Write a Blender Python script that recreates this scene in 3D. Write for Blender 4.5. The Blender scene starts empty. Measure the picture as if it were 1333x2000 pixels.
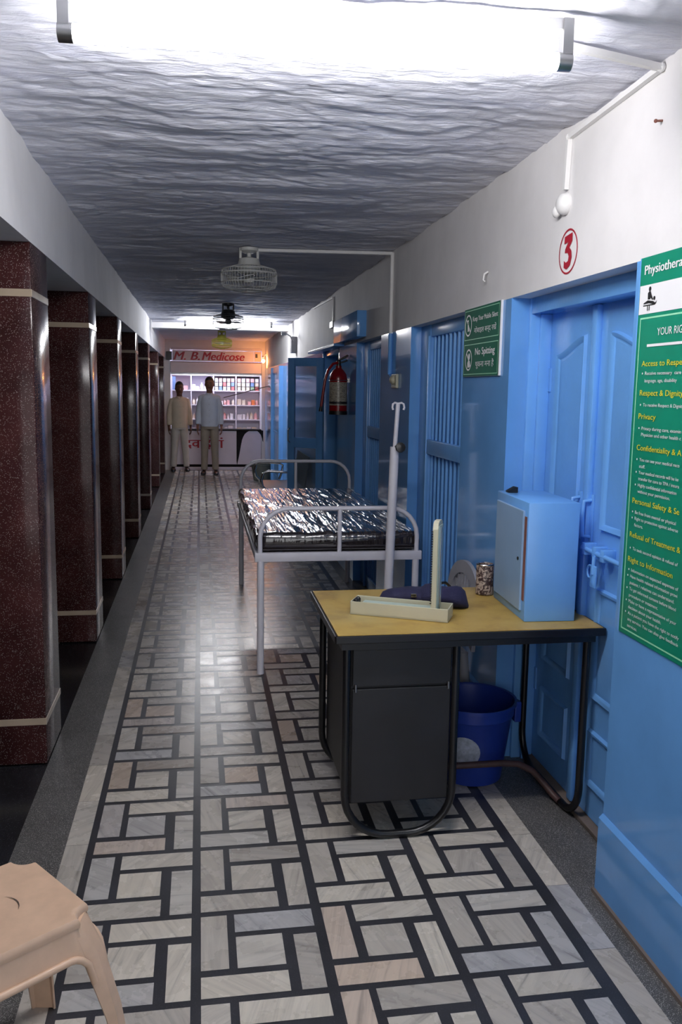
import bpy, bmesh, math, random
from mathutils import Vector, Matrix, noise

random.seed(7)
scene = bpy.context.scene
col = scene.collection
R_ = math.radians

# ------------------------------------------------------------------ camera
F_PX, W_PX, H_PX = 1677.95, 1333.0, 2000.0
YAW, PITCH, ROLL = 0.16387313, 0.14130515, 0.01545517
cy, sy, cp, sp, cr, sr = math.cos(YAW), math.sin(YAW), math.cos(PITCH), math.sin(PITCH), math.cos(ROLL), math.sin(ROLL)
fwd = Vector((sy * cp, cy * cp, -sp)); right = Vector((cy, -sy, 0)); up = right.cross(fwd)
cx_, cu_ = right * cr + up * sr, up * cr - right * sr
cam_data = bpy.data.cameras.new('camera')
cam = bpy.data.objects.new('camera', cam_data); col.objects.link(cam)
cam.matrix_world = Matrix(((cx_.x, cu_.x, -fwd.x, 0), (cx_.y, cu_.y, -fwd.y, 0), (cx_.z, cu_.z, -fwd.z, 1.5), (0, 0, 0, 1)))
cam_data.sensor_fit = 'VERTICAL'; cam_data.sensor_height = 24.0; cam_data.sensor_width = 24.0
cam_data.lens = F_PX / H_PX * 24.0
cam_data.clip_start = 0.02; cam_data.clip_end = 100
scene.camera = cam

# ------------------------------------------------------------------ light and exposure
scene.view_settings.view_transform = 'Standard'
scene.view_settings.look = 'None'
scene.view_settings.gamma = 1.0
scene.view_settings.use_curve_mapping = False
scene.view_settings.exposure = 0.1
TUBE_NEAR, TUBE_FAR = 122.0, 160.0
BULB = 260.0
SHOP_TUBE = 110.0
world = bpy.data.worlds.new('daylight'); scene.world = world; world.use_nodes = True
wb = world.node_tree.nodes['Background']
wb.inputs[0].default_value = (0.96, 0.97, 1.0, 1); wb.inputs[1].default_value = 1.6   # daylight at the open entrance behind the camera
scene.cycles.max_bounces = 8; scene.cycles.diffuse_bounces = 5; scene.cycles.glossy_bounces = 4
scene.cycles.sample_clamp_indirect = 6.0
scene.cycles.caustics_reflective = False; scene.cycles.caustics_refractive = False
scene.cycles.use_denoising = True

# ------------------------------------------------------------------ materials
def lin(c):
    return tuple(((v / 255) / 12.92 if v / 255 <= .04045 else ((v / 255 + .055) / 1.055) ** 2.4) for v in c)

class NT:
    def __init__(s, name):
        s.m = bpy.data.materials.new(name); s.m.use_nodes = True
        s.t = s.m.node_tree; s.n = s.t.nodes; s.b = s.n['Principled BSDF']; s.o = s.n['Material Output']
    def node(s, typ, **kw):
        n = s.n.new(typ)
        for k, v in kw.items(): setattr(n, k, v)
        return n
    def link(s, a, b): s.t.links.new(a, b)
    def coord(s, scale=(1, 1, 1), kind='Object', rot=(0, 0, 0)):
        tc = s.node('ShaderNodeTexCoord'); mp = s.node('ShaderNodeMapping')
        mp.inputs['Scale'].default_value = scale; mp.inputs['Rotation'].default_value = rot
        s.link(tc.outputs[kind], mp.inputs['Vector']); return mp.outputs['Vector']
    def noise(s, vec, scale=5, detail=3, rough=.5, dist=0, dim='3D'):
        n = s.node('ShaderNodeTexNoise', noise_dimensions=dim)
        n.inputs['Scale'].default_value = scale; n.inputs['Detail'].default_value = detail
        n.inputs['Roughness'].default_value = rough; n.inputs['Distortion'].default_value = dist
        if vec is not None: s.link(vec, n.inputs['Vector'])
        return n
    def ramp(s, fac, stops):
        r = s.node('ShaderNodeValToRGB'); e = r.color_ramp.elements
        while len(e) > 1: e.remove(e[-1])
        e[0].position, e[0].color = stops[0][0], (*stops[0][1], 1)
        for p, c in stops[1:]:
            k = e.new(p); k.color = (*c, 1)
        s.link(fac, r.inputs['Fac']); return r.outputs['Color']
    def mix(s, fac, a, b, blend='MIX'):
        m = s.node('ShaderNodeMix', data_type='RGBA', blend_type=blend)
        for sock, v in ((m.inputs[0], fac), (m.inputs[6], a), (m.inputs[7], b)):
            if hasattr(v, 'links'): s.link(v, sock)
            elif isinstance(v, (int, float)): sock.default_value = v
            else: sock.default_value = (*v, 1)
        return m.outputs[2]
    def bump(s, height, strength=.2, dist=.01):
        b = s.node('ShaderNodeBump'); b.inputs['Strength'].default_value = strength; b.inputs['Distance'].default_value = dist
        s.link(height, b.inputs['Height']); s.link(b.outputs['Normal'], s.b.inputs['Normal']); return b
    def set(s, color=None, rough=None, metal=None, coat=None, spec=None):
        if color is not None:
            if hasattr(color, 'links'): s.link(color, s.b.inputs['Base Color'])
            else: s.b.inputs['Base Color'].default_value = (*color, 1)
        if rough is not None:
            if hasattr(rough, 'links'): s.link(rough, s.b.inputs['Roughness'])
            else: s.b.inputs['Roughness'].default_value = rough
        if metal is not None: s.b.inputs['Metallic'].default_value = metal
        if coat is not None: s.b.inputs['Coat Weight'].default_value = coat
        if spec is not None: s.b.inputs['Specular IOR Level'].default_value = spec

def plain(name, rgb, rough=.5, metal=0, var=.12, nscale=8, bump=0, bscale=40, coat=0, spec=None):
    t = NT(name); c = lin(rgb); v = t.coord()
    n = t.noise(v, nscale, 4)
    t.set(t.ramp(n.outputs['Fac'], [(.3, tuple(x * (1 - var) for x in c)), (.7, tuple(min(1, x * (1 + var)) for x in c))]), rough, metal, coat, spec)
    if bump:
        n2 = t.noise(v, bscale, 3); t.bump(n2.outputs['Fac'], bump, .003)
    return t.m

def emit(name, rgb, strength):
    t = NT(name); t.set((0.8, 0.8, 0.8), .4)
    t.b.inputs['Emission Color'].default_value = (*rgb, 1); t.b.inputs['Emission Strength'].default_value = strength
    return t.m

def marble():
    t = NT('marble_tile')
    at = t.node('ShaderNodeAttribute', attribute_name='rnd')
    tc = t.node('ShaderNodeTexCoord')
    ad = t.node('ShaderNodeVectorMath', operation='ADD'); ml = t.node('ShaderNodeVectorMath', operation='SCALE')
    t.link(at.outputs['Vector'], ml.inputs[0]); ml.inputs['Scale'].default_value = 40
    t.link(tc.outputs['Object'], ad.inputs[0]); t.link(ml.outputs[0], ad.inputs[1])
    ra = t.node('ShaderNodeVectorRotate', rotation_type='Z_AXIS'); am = t.node('ShaderNodeMath', operation='MULTIPLY'); am.inputs[1].default_value = 9.0
    t.link(at.outputs['Fac'], am.inputs[0]); t.link(ad.outputs[0], ra.inputs['Vector']); t.link(am.outputs[0], ra.inputs['Angle'])
    mp = t.node('ShaderNodeMapping'); mp.inputs['Scale'].default_value = (1.6, 18, 1); t.link(ra.outputs[0], mp.inputs['Vector'])
    n1 = t.noise(mp.outputs[0], 1.6, 6, .62, 1.2)
    n2 = t.noise(ad.outputs[0], 9, 4, .6)
    base = t.ramp(at.outputs['Fac'], [(0, lin((178, 172, 165))), (.3, lin((206, 199, 188))), (.55, lin((220, 212, 199))), (.72, lin((196, 192, 186))), (.82, lin((184, 183, 184))), (.92, lin((212, 192, 174))), (1, lin((160, 152, 143)))])
    vein = t.ramp(n1.outputs['Fac'], [(.27, (.50, .50, .50)), (.40, (.82, .81, .80)), (.55, (.97, .96, .94)), (.75, (1.04, 1.02, .99))])
    c = t.mix(1.0, base, vein, 'MULTIPLY')
    dirt = t.ramp(n2.outputs['Fac'], [(.25, (.88, .86, .84)), (.75, (1, 1, 1))])
    c = t.mix(.8, c, dirt, 'MULTIPLY')
    rr = t.ramp(n2.outputs['Fac'], [(.3, (.21,) * 3), (.7, (.34,) * 3)])
    t.set(c, rr); n3 = t.noise(tc.outputs['Object'], 16, 2); t.bump(n3.outputs['Fac'], .12, .004)
    return t.m

def terrazzo(name, base, chips, scale=260, rough=.3, chipcut=.45, var=.25, coat=0):
    t = NT(name); v = t.coord()
    vo = t.node('ShaderNodeTexVoronoi'); vo.inputs['Scale'].default_value = scale; t.link(v, vo.inputs['Vector'])
    sep = t.node('ShaderNodeSeparateColor'); t.link(vo.outputs['Color'], sep.inputs[0])
    on = t.ramp(sep.outputs[0], [(chipcut, (0, 0, 0)), (chipcut + .02, (1, 1, 1))])
    sh = t.ramp(vo.outputs['Distance'], [(.25, (1, 1, 1)), (.42, (0, 0, 0))])
    f = t.mix(1.0, on, sh, 'MULTIPLY')
    cc = t.ramp(sep.outputs[1], [(0, tuple(x * .35 for x in lin(chips))), (1, lin(chips))])
    n = t.noise(v, 5, 3); b = lin(base)
    bb = t.ramp(n.outputs['Fac'], [(.3, tuple(x * (1 - var) for x in b)), (.7, tuple(x * (1 + var) for x in b))])
    t.set(t.mix(f, bb, cc), rough, coat=coat)
    return t.m

def gloss_blue(name, rgb, rough=.12, bstr=.12, bscale=26):
    t = NT(name); v = t.coord(); c = lin(rgb)
    n = t.noise(v, 2.2, 5, .6)
    cc = t.ramp(n.outputs['Fac'], [(.3, tuple(x * .9 for x in c)), (.7, tuple(min(1, x * 1.08) for x in c))])
    n2 = t.noise(v, bscale, 4, .55)
    t.set(cc, rough); t.bump(n2.outputs['Fac'], bstr, .004)
    return t.m

M = {}
M['marble'] = marble()
M['grout'] = terrazzo('black_terrazzo', (50, 50, 54), (92, 92, 96), 420, .3, .72)
M['terrazzo'] = terrazzo('grey_terrazzo', (80, 78, 76), (222, 219, 210), 400, .38, .36)
M['granite'] = terrazzo('dark_granite', (34, 35, 38), (70, 70, 74), 300, .18, .8)
M['pillar'] = terrazzo('maroon_terrazzo', (62, 34, 33), (204, 188, 182), 290, .14, .76, .4)
M['pillar'].node_tree.nodes['Principled BSDF'].inputs['Specular IOR Level'].default_value = .22
M['cream'] = plain('cream_inlay', (176, 158, 136), .2)
M['dark_wall'] = plain('shade_dark_plaster', (52, 50, 52), .8)  # darkness behind the pillars and in gaps is put into this colour
M['sill'] = plain('worn_concrete', (112, 100, 92), .8, bump=.3)

def whitewash(name, rgb, bstr, bscale, rough=.75, streak=False):
    t = NT(name); v = t.coord((1, 1, 1)); c = lin(rgb)
    n = t.noise(v, 1.7, 6, .6)
    cc = t.ramp(n.outputs['Fac'], [(.3, tuple(x * .84 for x in c)), (.65, c)])
    if streak:
        vs = t.coord((2.0, 11, 3)); ns = t.noise(vs, 1.5, 6, .65, .6)
        cs = t.ramp(ns.outputs['Fac'], [(.30, (.80, .81, .88)), (.5, (.97, .97, .99)), (.7, (1, 1, 1))])
        cc = t.mix(1.0, cc, cs, 'MULTIPLY')
        vb = t.coord((5, 16, 8)); nb = t.noise(vb, bscale, 6, .62, .5); t.bump(nb.outputs['Fac'], bstr, .012)
    else:
        nb = t.noise(v, bscale, 4); t.bump(nb.outputs['Fac'], bstr, .004)
    t.set(cc, rough); return t.m
M['ceiling'] = whitewash('whitewashed_stone', (232, 233, 242), .7, 2.4, .7, True)
M['white_wall'] = whitewash('white_plaster', (232, 230, 230), .15, 30)
M['blue_wall'] = gloss_blue('blue_gloss_wall_paint', (106, 164, 226), .1, .06, 18)
M['blue_wood'] = gloss_blue('blue_gloss_joinery_paint', (114, 174, 238), .15, .22, 34)
M['blue_steel'] = gloss_blue('blue_steel_paint', (114, 172, 234), .25, .08, 40)
M['blue_worn'] = gloss_blue('worn_blue_steel', (136, 170, 206), .32, .1, 30)
M['rust'] = plain('rusty_edge', (120, 74, 62), .7)
M['white_paint'] = plain('white_enamel', (226, 224, 232), .32, var=.05)
M['white_plastic'] = plain('white_plastic', (226, 225, 224), .4, var=.04)
M['chrome'] = plain('chrome', (205, 205, 205), .12, 1, var=.05)
M['steel'] = plain('dull_steel', (150, 150, 150), .35, 1)
M['black_steel'] = plain('black_enamel', (17, 17, 20), .32, var=.3)
M['black_panel'] = plain('scuffed_black_sheet', (22, 22, 25), .45, var=.5, nscale=5)
M['black'] = plain('black_plastic', (18, 18, 20), .4)
M['slab_and_shade'] = plain('slab_and_gap_shade', (10, 10, 12), .9)  # dark counter slab; also the shade of gaps and openings, as flat colour
M['brown_tube'] = plain('rusty_brown_tube', (70, 48, 46), .5, var=.3, nscale=20)
M['peach'] = plain('peach_plastic', (208, 174, 146), .42, var=.07, nscale=26)
M['peach_mark'] = plain('slit_shade', (70, 58, 50), .7)  # dark of the seat slit and hole, put into a flat colour
M['bucket'] = plain('blue_bucket_plastic', (34, 60, 148), .35, var=.08)
M['grey_plastic'] = plain('grey_plastic', (150, 150, 156), .38, var=.06)
M['grey_bucket'] = plain('grey_green_bucket_plastic', (92, 97, 92), .5)
M['fan_grey'] = plain('pale_grey_fan_paint', (196, 196, 192), .4)
M['navy'] = plain('navy_cuff_cloth', (27, 27, 60), .85, var=.3, bump=.4, bscale=200)
M['ivory'] = plain('ivory_plastic', (188, 184, 160), .4, var=.05)
M['pale_green'] = plain('pale_green_scale', (176, 192, 182), .4, var=.05)
M['green'] = plain('green_vinyl', (12, 128, 100), .35, var=.05)
M['dkgreen'] = plain('sign_green', (12, 96, 74), .6, var=.05, spec=.2)
M['sign_white'] = plain('sign_white', (236, 236, 238), .45, var=.02)
M['mint'] = plain('mint_line', (150, 220, 180), .45, var=.02)
M['yellow_ink'] = plain('yellow_lettering', (226, 214, 52), .45, var=.02)
M['black_ink'] = plain('black_lettering', (22, 22, 24), .5, var=.02)
M['red_ink'] = plain('red_lettering', (164, 20, 42), .45, var=.04)
M['red_paint'] = plain('red_enamel', (132, 16, 22), .22, var=.08)
M['shop_white'] = plain('shop_board', (214, 206, 212), .5, var=.03)
M['shelf_white'] = plain('shelf_laminate', (232, 228, 240), .5, var=.02)
M['skin_dark'] = plain('dark_skin', (92, 60, 46), .5, var=.06)
M['skin_mid'] = plain('brown_skin', (122, 80, 62), .5, var=.06)
M['hair'] = plain('black_hair', (16, 14, 14), .5, bump=.5, bscale=150)
M['cream_shirt'] = plain('cream_cotton', (206, 192, 168), .85, var=.06, bump=.5, bscale=25)
M['grey_shirt'] = plain('pale_blue_grey_cotton', (196, 199, 208), .85, var=.05, bump=.5, bscale=25)
M['offwhite_trousers'] = plain('offwhite_cotton', (196, 188, 176), .85, var=.06, bump=.5, bscale=25)
M['khaki'] = plain('khaki_cotton', (150, 136, 120), .85, var=.08, bump=.5, bscale=25)
M['shoe'] = plain('black_leather', (22, 19, 18), .35)
M['eye_white'] = plain('eye_white', (150, 142, 134), .3)
M['lip'] = plain('lip', (110, 62, 56), .5)
M['yellow_fan'] = plain('yellow_fan_paint', (176, 168, 60), .4)
M['orange_panel'] = plain('pale_switchboard', (214, 190, 170), .5)

def laminate():
    t = NT('yellow_laminate'); v = t.coord((1, 1, 1))
    n = t.noise(v, 7, 6, .65, .4); n2 = t.noise(v, 2.2, 4)
    c = t.ramp(n.outputs['Fac'], [(.3, lin((146, 116, 58))), (.5, lin((174, 144, 74))), (.7, lin((184, 156, 86)))])
    c = t.mix(t.ramp(n2.outputs['Fac'], [(.5, (0, 0, 0)), (.72, (.6, .6, .6))]), c, lin((166, 156, 112)))
    t.set(c, .42); return t.m
M['laminate'] = laminate()

def wrapped():
    t = NT('plastic_wrapped_rexine')
    def rid(scale, rot, sc, dist):
        n = t.noise(t.coord(scale, rot=(0, 0, R_(rot))), sc, 3, .5, dist); n.noise_type = 'RIDGED_MULTIFRACTAL'; n.normalize = False
        n.inputs['Gain'].default_value = 1.6; n.inputs['Offset'].default_value = .9
        return n.outputs['Fac']
    a, b = rid((13, .55, 1.2), -7, 2.0, .5), rid((7, .9, 1.0), 9, 2.4, .4)
    t.set(lin((44, 38, 40)), .16); t.b.inputs['Coat Weight'].default_value = 1.0; t.b.inputs['Coat Roughness'].default_value = .05; t.b.inputs['Coat IOR'].default_value = 1.7
    s = t.node('ShaderNodeMath', operation='MULTIPLY_ADD'); s.inputs[1].default_value = 1.0; t.link(a, s.inputs[0]); t.link(b, s.inputs[2])
    bm = t.bump(s.outputs[0], .5, .010)
    ge = t.node('ShaderNodeNewGeometry'); sx = t.node('ShaderNodeSeparateXYZ'); t.link(ge.outputs['True Normal'], sx.inputs[0])
    mr = t.node('ShaderNodeMapRange'); mr.inputs['From Min'].default_value = .3; mr.inputs['From Max'].default_value = .9; mr.inputs['To Min'].default_value = .10; mr.inputs['To Max'].default_value = .5
    t.link(sx.outputs['Z'], mr.inputs['Value']); t.link(mr.outputs[0], bm.inputs['Strength'])
    t.link(bm.outputs['Normal'], t.b.inputs['Coat Normal']); return t.m
M['wrap'] = wrapped()

def brocade():
    t = NT('floral_tin_print'); v = t.coord()
    n = t.noise(v, 55, 3, .6, 1.5)
    t.set(t.ramp(n.outputs['Fac'], [(.47, lin((58, 42, 42))), (.56, lin((170, 154, 142)))]), .3); return t.m
M['brocade'] = brocade()

def print_label():
    t = NT('worn_extinguisher_label'); v = t.coord((40, 40, 110))
    n = t.noise(v, 1.4, 4, .7)
    t.set(t.ramp(n.outputs['Fac'], [(.4, lin((110, 104, 94))), (.55, lin((176, 168, 150)))]), .3); return t.m
M['ext_label'] = print_label()
M['bucket_label'] = plain('pale_sticker', (170, 176, 190), .5, var=.25, nscale=60)

def glass():
    t = NT('door_glass'); t.set(lin((168, 188, 204)), .03); t.b.inputs['Transmission Weight'].default_value = .75
    t.b.inputs['IOR'].default_value = 1.5
    return t.m
M['glass'] = glass()
M['tube_near'] = emit('lit_tube', (1.0, 0.98, 0.985), TUBE_NEAR)
M['tube_far'] = emit('lit_far_tube', (0.97, 0.975, 1.0), TUBE_FAR)
M['shop_tube'] = emit('lit_shop_tube', (0.80, 0.82, 1.0), SHOP_TUBE)
M['bulb'] = emit('lit_warm_bulb', (1.0, 0.36, 0.10), BULB)
PACK = [plain('carton_%s' % n, c, .5, var=.05) for n, c in (('white', (232, 228, 232)), ('cream', (226, 214, 196)), ('blue', (120, 146, 196)), ('red', (196, 104, 104)), ('orange', (214, 120, 70)), ('green', (150, 180, 150)), ('pink', (226, 170, 170)))]

# ------------------------------------------------------------------ mesh helpers
class MB:
    """collects shapes; build() links them as ONE mesh object"""
    def __init__(s): s.v = []; s.f = []; s.mi = []; s.attr = []
    def add(s, verts, faces, m=0, T=None):
        b = len(s.v)
        s.v += [tuple(T @ Vector(p)) if T is not None else tuple(p) for p in verts]
        for f in faces: s.f.append([b + i for i in f]); s.mi.append(m)
        return s
    def box(s, x0, x1, y0, y1, z0, z1, m=0, T=None, bev=0):
        if bev:
            bm = bmesh.new()
            r = bmesh.ops.create_cube(bm, size=1)
            for v in bm.verts: v.co = Vector(((x0 + x1) / 2 + v.co.x * (x1 - x0), (y0 + y1) / 2 + v.co.y * (y1 - y0), (z0 + z1) / 2 + v.co.z * (z1 - z0)))
            bmesh.ops.bevel(bm, geom=list(bm.edges), offset=bev, segments=2, profile=.5, affect='EDGES')
            bm.verts.index_update()
            s.add([v.co[:] for v in bm.verts], [[v.index for v in f.verts] for f in bm.faces], m, T); bm.free(); return s
        V = [(x0, y0, z0), (x1, y0, z0), (x1, y1, z0), (x0, y1, z0), (x0, y0, z1), (x1, y0, z1), (x1, y1, z1), (x0, y1, z1)]
        return s.add(V, [(0, 3, 2, 1), (4, 5, 6, 7), (0, 1, 5, 4), (1, 2, 6, 5), (2, 3, 7, 6), (3, 0, 4, 7)], m, T)
    def loft(s, rings, m=0, T=None, close=True, caps=True):
        n = len(rings[0]); V = [p for r in rings for p in r]; Fc = []
        for i in range(len(rings) - 1):
            for j in range(n if close else n - 1):
                k = (j + 1) % n
                Fc.append((i * n + j, i * n + k, (i + 1) * n + k, (i + 1) * n + j))
        if caps and close:
            Fc.append(tuple(range(n))[::-1]); Fc.append(tuple(range((len(rings) - 1) * n, len(rings) * n)))
        return s.add(V, Fc, m, T)
    def tube(s, pts, r, m=0, seg=12, T=None, closed=False, caps=True):
        pts = [Vector(p) for p in pts]; rr = r if isinstance(r, (list, tuple)) else [r] * len(pts)
        rings = []; nrm = None; L = len(pts)
        for i, p in enumerate(pts):
            if closed: d = pts[(i + 1) % L] - pts[i - 1]
            else: d = pts[min(i + 1, L - 1)] - pts[max(i - 1, 0)]
            d.normalize()
            if nrm is None:
                nrm = d.orthogonal().normalized()
            else:
                nrm = (nrm - d * nrm.dot(d)); nrm.normalize()
            bi = d.cross(nrm)
            rings.append([tuple(p + (nrm * math.cos(2 * math.pi * k / seg) + bi * math.sin(2 * math.pi * k / seg)) * rr[i]) for k in range(seg)])
        if closed: rings.append(rings[0])
        return s.loft(rings, m, T, caps=caps and not closed)
    def lathe(s, prof, c=(0, 0, 0), m=0, seg=32, T=None, caps=True):
        rings = [[(c[0] + r * math.cos(2 * math.pi * k / seg), c[1] + r * math.sin(2 * math.pi * k / seg), c[2] + z) for k in range(seg)] for r, z in prof]
        return s.loft(rings, m, T, caps=caps)
    def prism(s, poly, d, m=0, T=None):
        """polygon in local XY extruded from z=0 to z=d"""
        n = len(poly)
        V = [(x, y, 0) for x, y in poly] + [(x, y, d) for x, y in poly]
        return s.add(V, [tuple(range(n))[::-1], tuple(range(n, 2 * n))] + [(i, (i + 1) % n, n + (i + 1) % n, n + i) for i in range(n)], m, T)
    def ball(s, c, r, m=0, seg=16, T=None):
        rx, ry, rz = r if isinstance(r, (tuple, list)) else (r, r, r); rings = []
        k = seg // 2
        for i in range(k + 1):
            a = -math.pi / 2 + math.pi * i / k; q = max(math.cos(a), .002)
            rings.append([(c[0] + rx * q * math.cos(2 * math.pi * j / seg), c[1] + ry * q * math.sin(2 * math.pi * j / seg), c[2] + rz * math.sin(a)) for j in range(seg)])
        return s.loft(rings, m, T)
    def text(s, body, T, cap, m=0, width=None, bold=.0, shear=0, depth=0, space=1.0):
        cu = bpy.data.curves.new('lettering', 'FONT'); cu.body = body; cu.size = 1; cu.shear = shear; cu.extrude = depth; cu.resolution_u = 3
        cu.space_character = space
        o = bpy.data.objects.new('lettering', cu); col.objects.link(o); bpy.context.view_layer.update()
        me = o.to_mesh(); V = [v.co.copy() for v in me.vertices]; Fc = [tuple(p.vertices) for p in me.polygons]
        o.to_mesh_clear(); bpy.data.objects.remove(o); bpy.data.curves.remove(cu)
        if not V: return s
        sc_ = cap / .72; x0 = min(v.x for v in V); w = max(v.x for v in V) - x0
        sx = width / w if width else sc_
        for i_, k in enumerate((-1, 0, 1) if bold else (0,)):          # a heavier stroke is the same letters repeated half a stroke apart
            s.add([((v.x - x0) * sx + k * bold * sc_, v.y * sc_, v.z + .00012 * i_) for v in V], Fc, m, T)
        return s
    def build(s, name, mats, parent=None, smooth=False, angle=40, at=None):
        """verts are world coordinates; the object sits at `at` (or at its parent) without rotation"""
        me = bpy.data.meshes.new(name)
        org = Vector(at) if at is not None else (wloc(parent) if parent else Vector((0, 0, 0)))
        me.from_pydata([tuple(Vector(v) - org) for v in s.v], [], s.f)
        for m in (mats if isinstance(mats, (list, tuple)) else [mats]): me.materials.append(m)
        me.polygons.foreach_set('material_index', s.mi)
        bm = bmesh.new(); bm.from_mesh(me); bmesh.ops.recalc_face_normals(bm, faces=bm.faces) if getattr(s, 'fixn', True) else None; bm.to_mesh(me); bm.free()
        if smooth:
            me.polygons.foreach_set('use_smooth', [True] * len(me.polygons)); me.set_sharp_from_angle(angle=R_(angle))
        me.update()
        o = bpy.data.objects.new(name, me); col.objects.link(o)
        if parent: o.parent = parent; o.location = org - wloc(parent)
        else: o.location = org
        return o

def wloc(o):
    v = Vector(o.location)
    while o.parent: o = o.parent; v += Vector(o.location)
    return v
def tag(o, label=None, cat=None, group=None, kind=None):
    for k, v in (('label', label), ('category', cat), ('group', group), ('kind', kind)):
        if v: o[k] = v
    return o
def thing(name, label, cat, loc=(0, 0, 0), group=None):
    o = bpy.data.objects.new(name, None); col.objects.link(o); o.location = loc; o.empty_display_size = .1
    return tag(o, label, cat, group)
def struct(o, label=None): o['kind'] = 'structure'; return tag(o, label)
def copy_tree(o, parent=None):
    c = o.copy(); col.objects.link(c)
    if parent: c.parent = parent
    for ch in [k for k in bpy.data.objects if k.parent == o]: copy_tree(ch, c)
    return c
def arc(c, r, a0, a1, n, plane='xz'):
    out = []
    for i in range(n + 1):
        a = R_(a0 + (a1 - a0) * i / n); p, q = r * math.cos(a), r * math.sin(a)
        out.append({'xz': (c[0] + p, c[1], c[2] + q), 'yz': (c[0], c[1] + p, c[2] + q), 'xy': (c[0] + p, c[1] + q, c[2])}[plane])
    return out
def wallT(y, z, x):
    """plane on the right wall seen from the corridor: local x runs towards the camera, local y up"""
    return Matrix(((0, 0, -1, x), (-1, 0, 0, y), (0, 1, 0, z), (0, 0, 0, 1)))
def faceT(x, z, y):
    """plane facing the camera down the corridor: local x right, local y up"""
    return Matrix(((1, 0, 0, x), (0, 0, -1, y), (0, 1, 0, z), (0, 0, 0, 1)))
def disc(n=28, rx=1, ry=1, cx=0, cy=0): return [(cx + rx * math.cos(2 * math.pi * i / n), cy + ry * math.sin(2 * math.pi * i / n)) for i in range(n)]
def ring(mb, T, ro, ri, m, n=40, sy=1.0):
    V = []; 
    for i in range(n):
        a = 2 * math.pi * i / n; V += [(ro * math.cos(a), sy * ro * math.sin(a), 0), (ri * math.cos(a), sy * ri * math.sin(a), 0)]
    mb.add(V, [(2 * i, 2 * ((i + 1) % n), 2 * ((i + 1) % n) + 1, 2 * i + 1) for i in range(n)], m, T)
def flat(mb, pts, T, m): mb.add([(x, y, 0) for x, y in pts], [tuple(range(len(pts)))], m, T)
def rect(mb, x0, y0, x1, y1, T, m): flat(mb, [(x0, y0), (x1, y0), (x1, y1), (x0, y1)], T, m)
def outline(mb, x0, y0, x1, y1, w, T, m):
    rect(mb, x0, y0, x1, y0 + w, T, m); rect(mb, x0, y1 - w, x1, y1, T, m); rect(mb, x0, y0 + w, x0 + w, y1 - w, T, m); rect(mb, x1 - w, y0 + w, x1, y1 - w, T, m)

# ------------------------------------------------------------------ setting
XL, XR, Y0, Y1, ZC, ZP = -0.61, 1.19, -0.9, 16.0, 2.345, 1.86
def make_floor():
    mb = MB(); mb.fixn = False; rnd = []
    def q(x0, x1, y0, y1, z, m):
        mb.add([(x0, y0, z), (x1, y0, z), (x1, y1, z), (x0, y1, z)], [(0, 1, 2, 3)], m); rnd.append(random.random())
    q(-2.1, XL, Y0, 16.6, 0, 3); q(XL, -.446, Y0, 16.6, 0, 2); q(-.446, 1.112, Y0, 17.3, 0, 1); q(1.112, 1.5, Y0, 16.6, 0, 2)
    z = .0008
    y = 2.314 - 12 * .307
    while y < 15.9:
        q(-.446, -.374, y + .13, y + .4355, z, 0); q(1.04, 1.112, y, y + .3055, z, 0); y += .307
    P = .3597
    for x0 in (-.351, -.008, .338, .684):
        for k in range(-9, 38):
            y0 = 2.322 + k * P; y1 = y0 + .337; j = lambda a=.002: random.uniform(-a, a)
            q(x0, x0 + .072 + j(), y0 + .105 + j(), y1, z, 0)
            q(x0 + .093 + j(), x0 + .317, y1 - .08 + j(), y1, z, 0)
            q(x0 + .096 + j(), x0 + .222 + j(), y0 + .1015 + j(), y0 + .234 + j(), z, 0)
            q(x0 + .254 + j(), x0 + .317, y0, y0 + .226 + j(), z, 0)
            q(x0, x0 + .226 + j(), y0, y0 + .079 + j(), z, 0)
    o = mb.build('floor', [M['marble'], M['grout'], M['terrazzo'], M['granite']])
    a = o.data.attributes.new('rnd', 'FLOAT', 'FACE'); a.data.foreach_set('value', rnd)
    return struct(o, 'floor of marble pieces set in black lines, terrazzo margins')
make_floor()

def make_ceiling():
    mb = MB(); nx, ny = 170, 1000; V = []
    for j in range(ny + 1):
        t = j / ny; y = Y0 + 7.4 * t / .7 if t < .7 else 6.5 + 9.5 * (t - .7) / .3
        for i in range(nx + 1):
            x = -.66 + (XR + .06 + .66) * i / nx
            wx = x + .12 * noise.noise(Vector((x * 2.3, y * 2.9, 21.0))); wy = y + .05 * noise.noise(Vector((x * 2.1, y * 3.3, 33.0))) + .03 * x
            a1 = noise.noise(Vector((wx * 1.0, wy * 2.6, 0))); a2 = noise.noise(Vector((wx * 2.2, wy * 6.5, 3.1))); a3 = noise.noise(Vector((wx * 6, wy * 15, 7.7)))
            st = a2 * 2.2; fl = math.floor(st); fr = st - fl; st = (fl + min(1, max(0, (fr - .35) / .3))) / 2.2     # flaked ledges
            d = .012 * a1 + .010 * st + .005 * abs(a3) + .0034 * noise.noise(Vector((wx * 13, wy * 19, 5.0))) + .0022 * noise.noise(Vector((wx * 34, wy * 40, 2.0)))
            d = max(-.028, min(.045, d))
            V.append((x, y, ZC + .005 + d))
    Fc = [(j * (nx + 1) + i, (j + 1) * (nx + 1) + i, (j + 1) * (nx + 1) + i + 1, j * (nx + 1) + i + 1) for j in range(ny) for i in range(nx)]
    mb.add(V, Fc, 0); mb.fixn = False
    o = mb.build('ceiling', M['ceiling'], smooth=True, angle=180)
    struct(o, 'low whitewashed ceiling of rough stone slabs')
    s = MB().box(-2.2, 1.6, Y0, 17.6, 2.40, 2.5).build('ceiling', M['white_wall']); struct(s)
make_ceiling()

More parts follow.
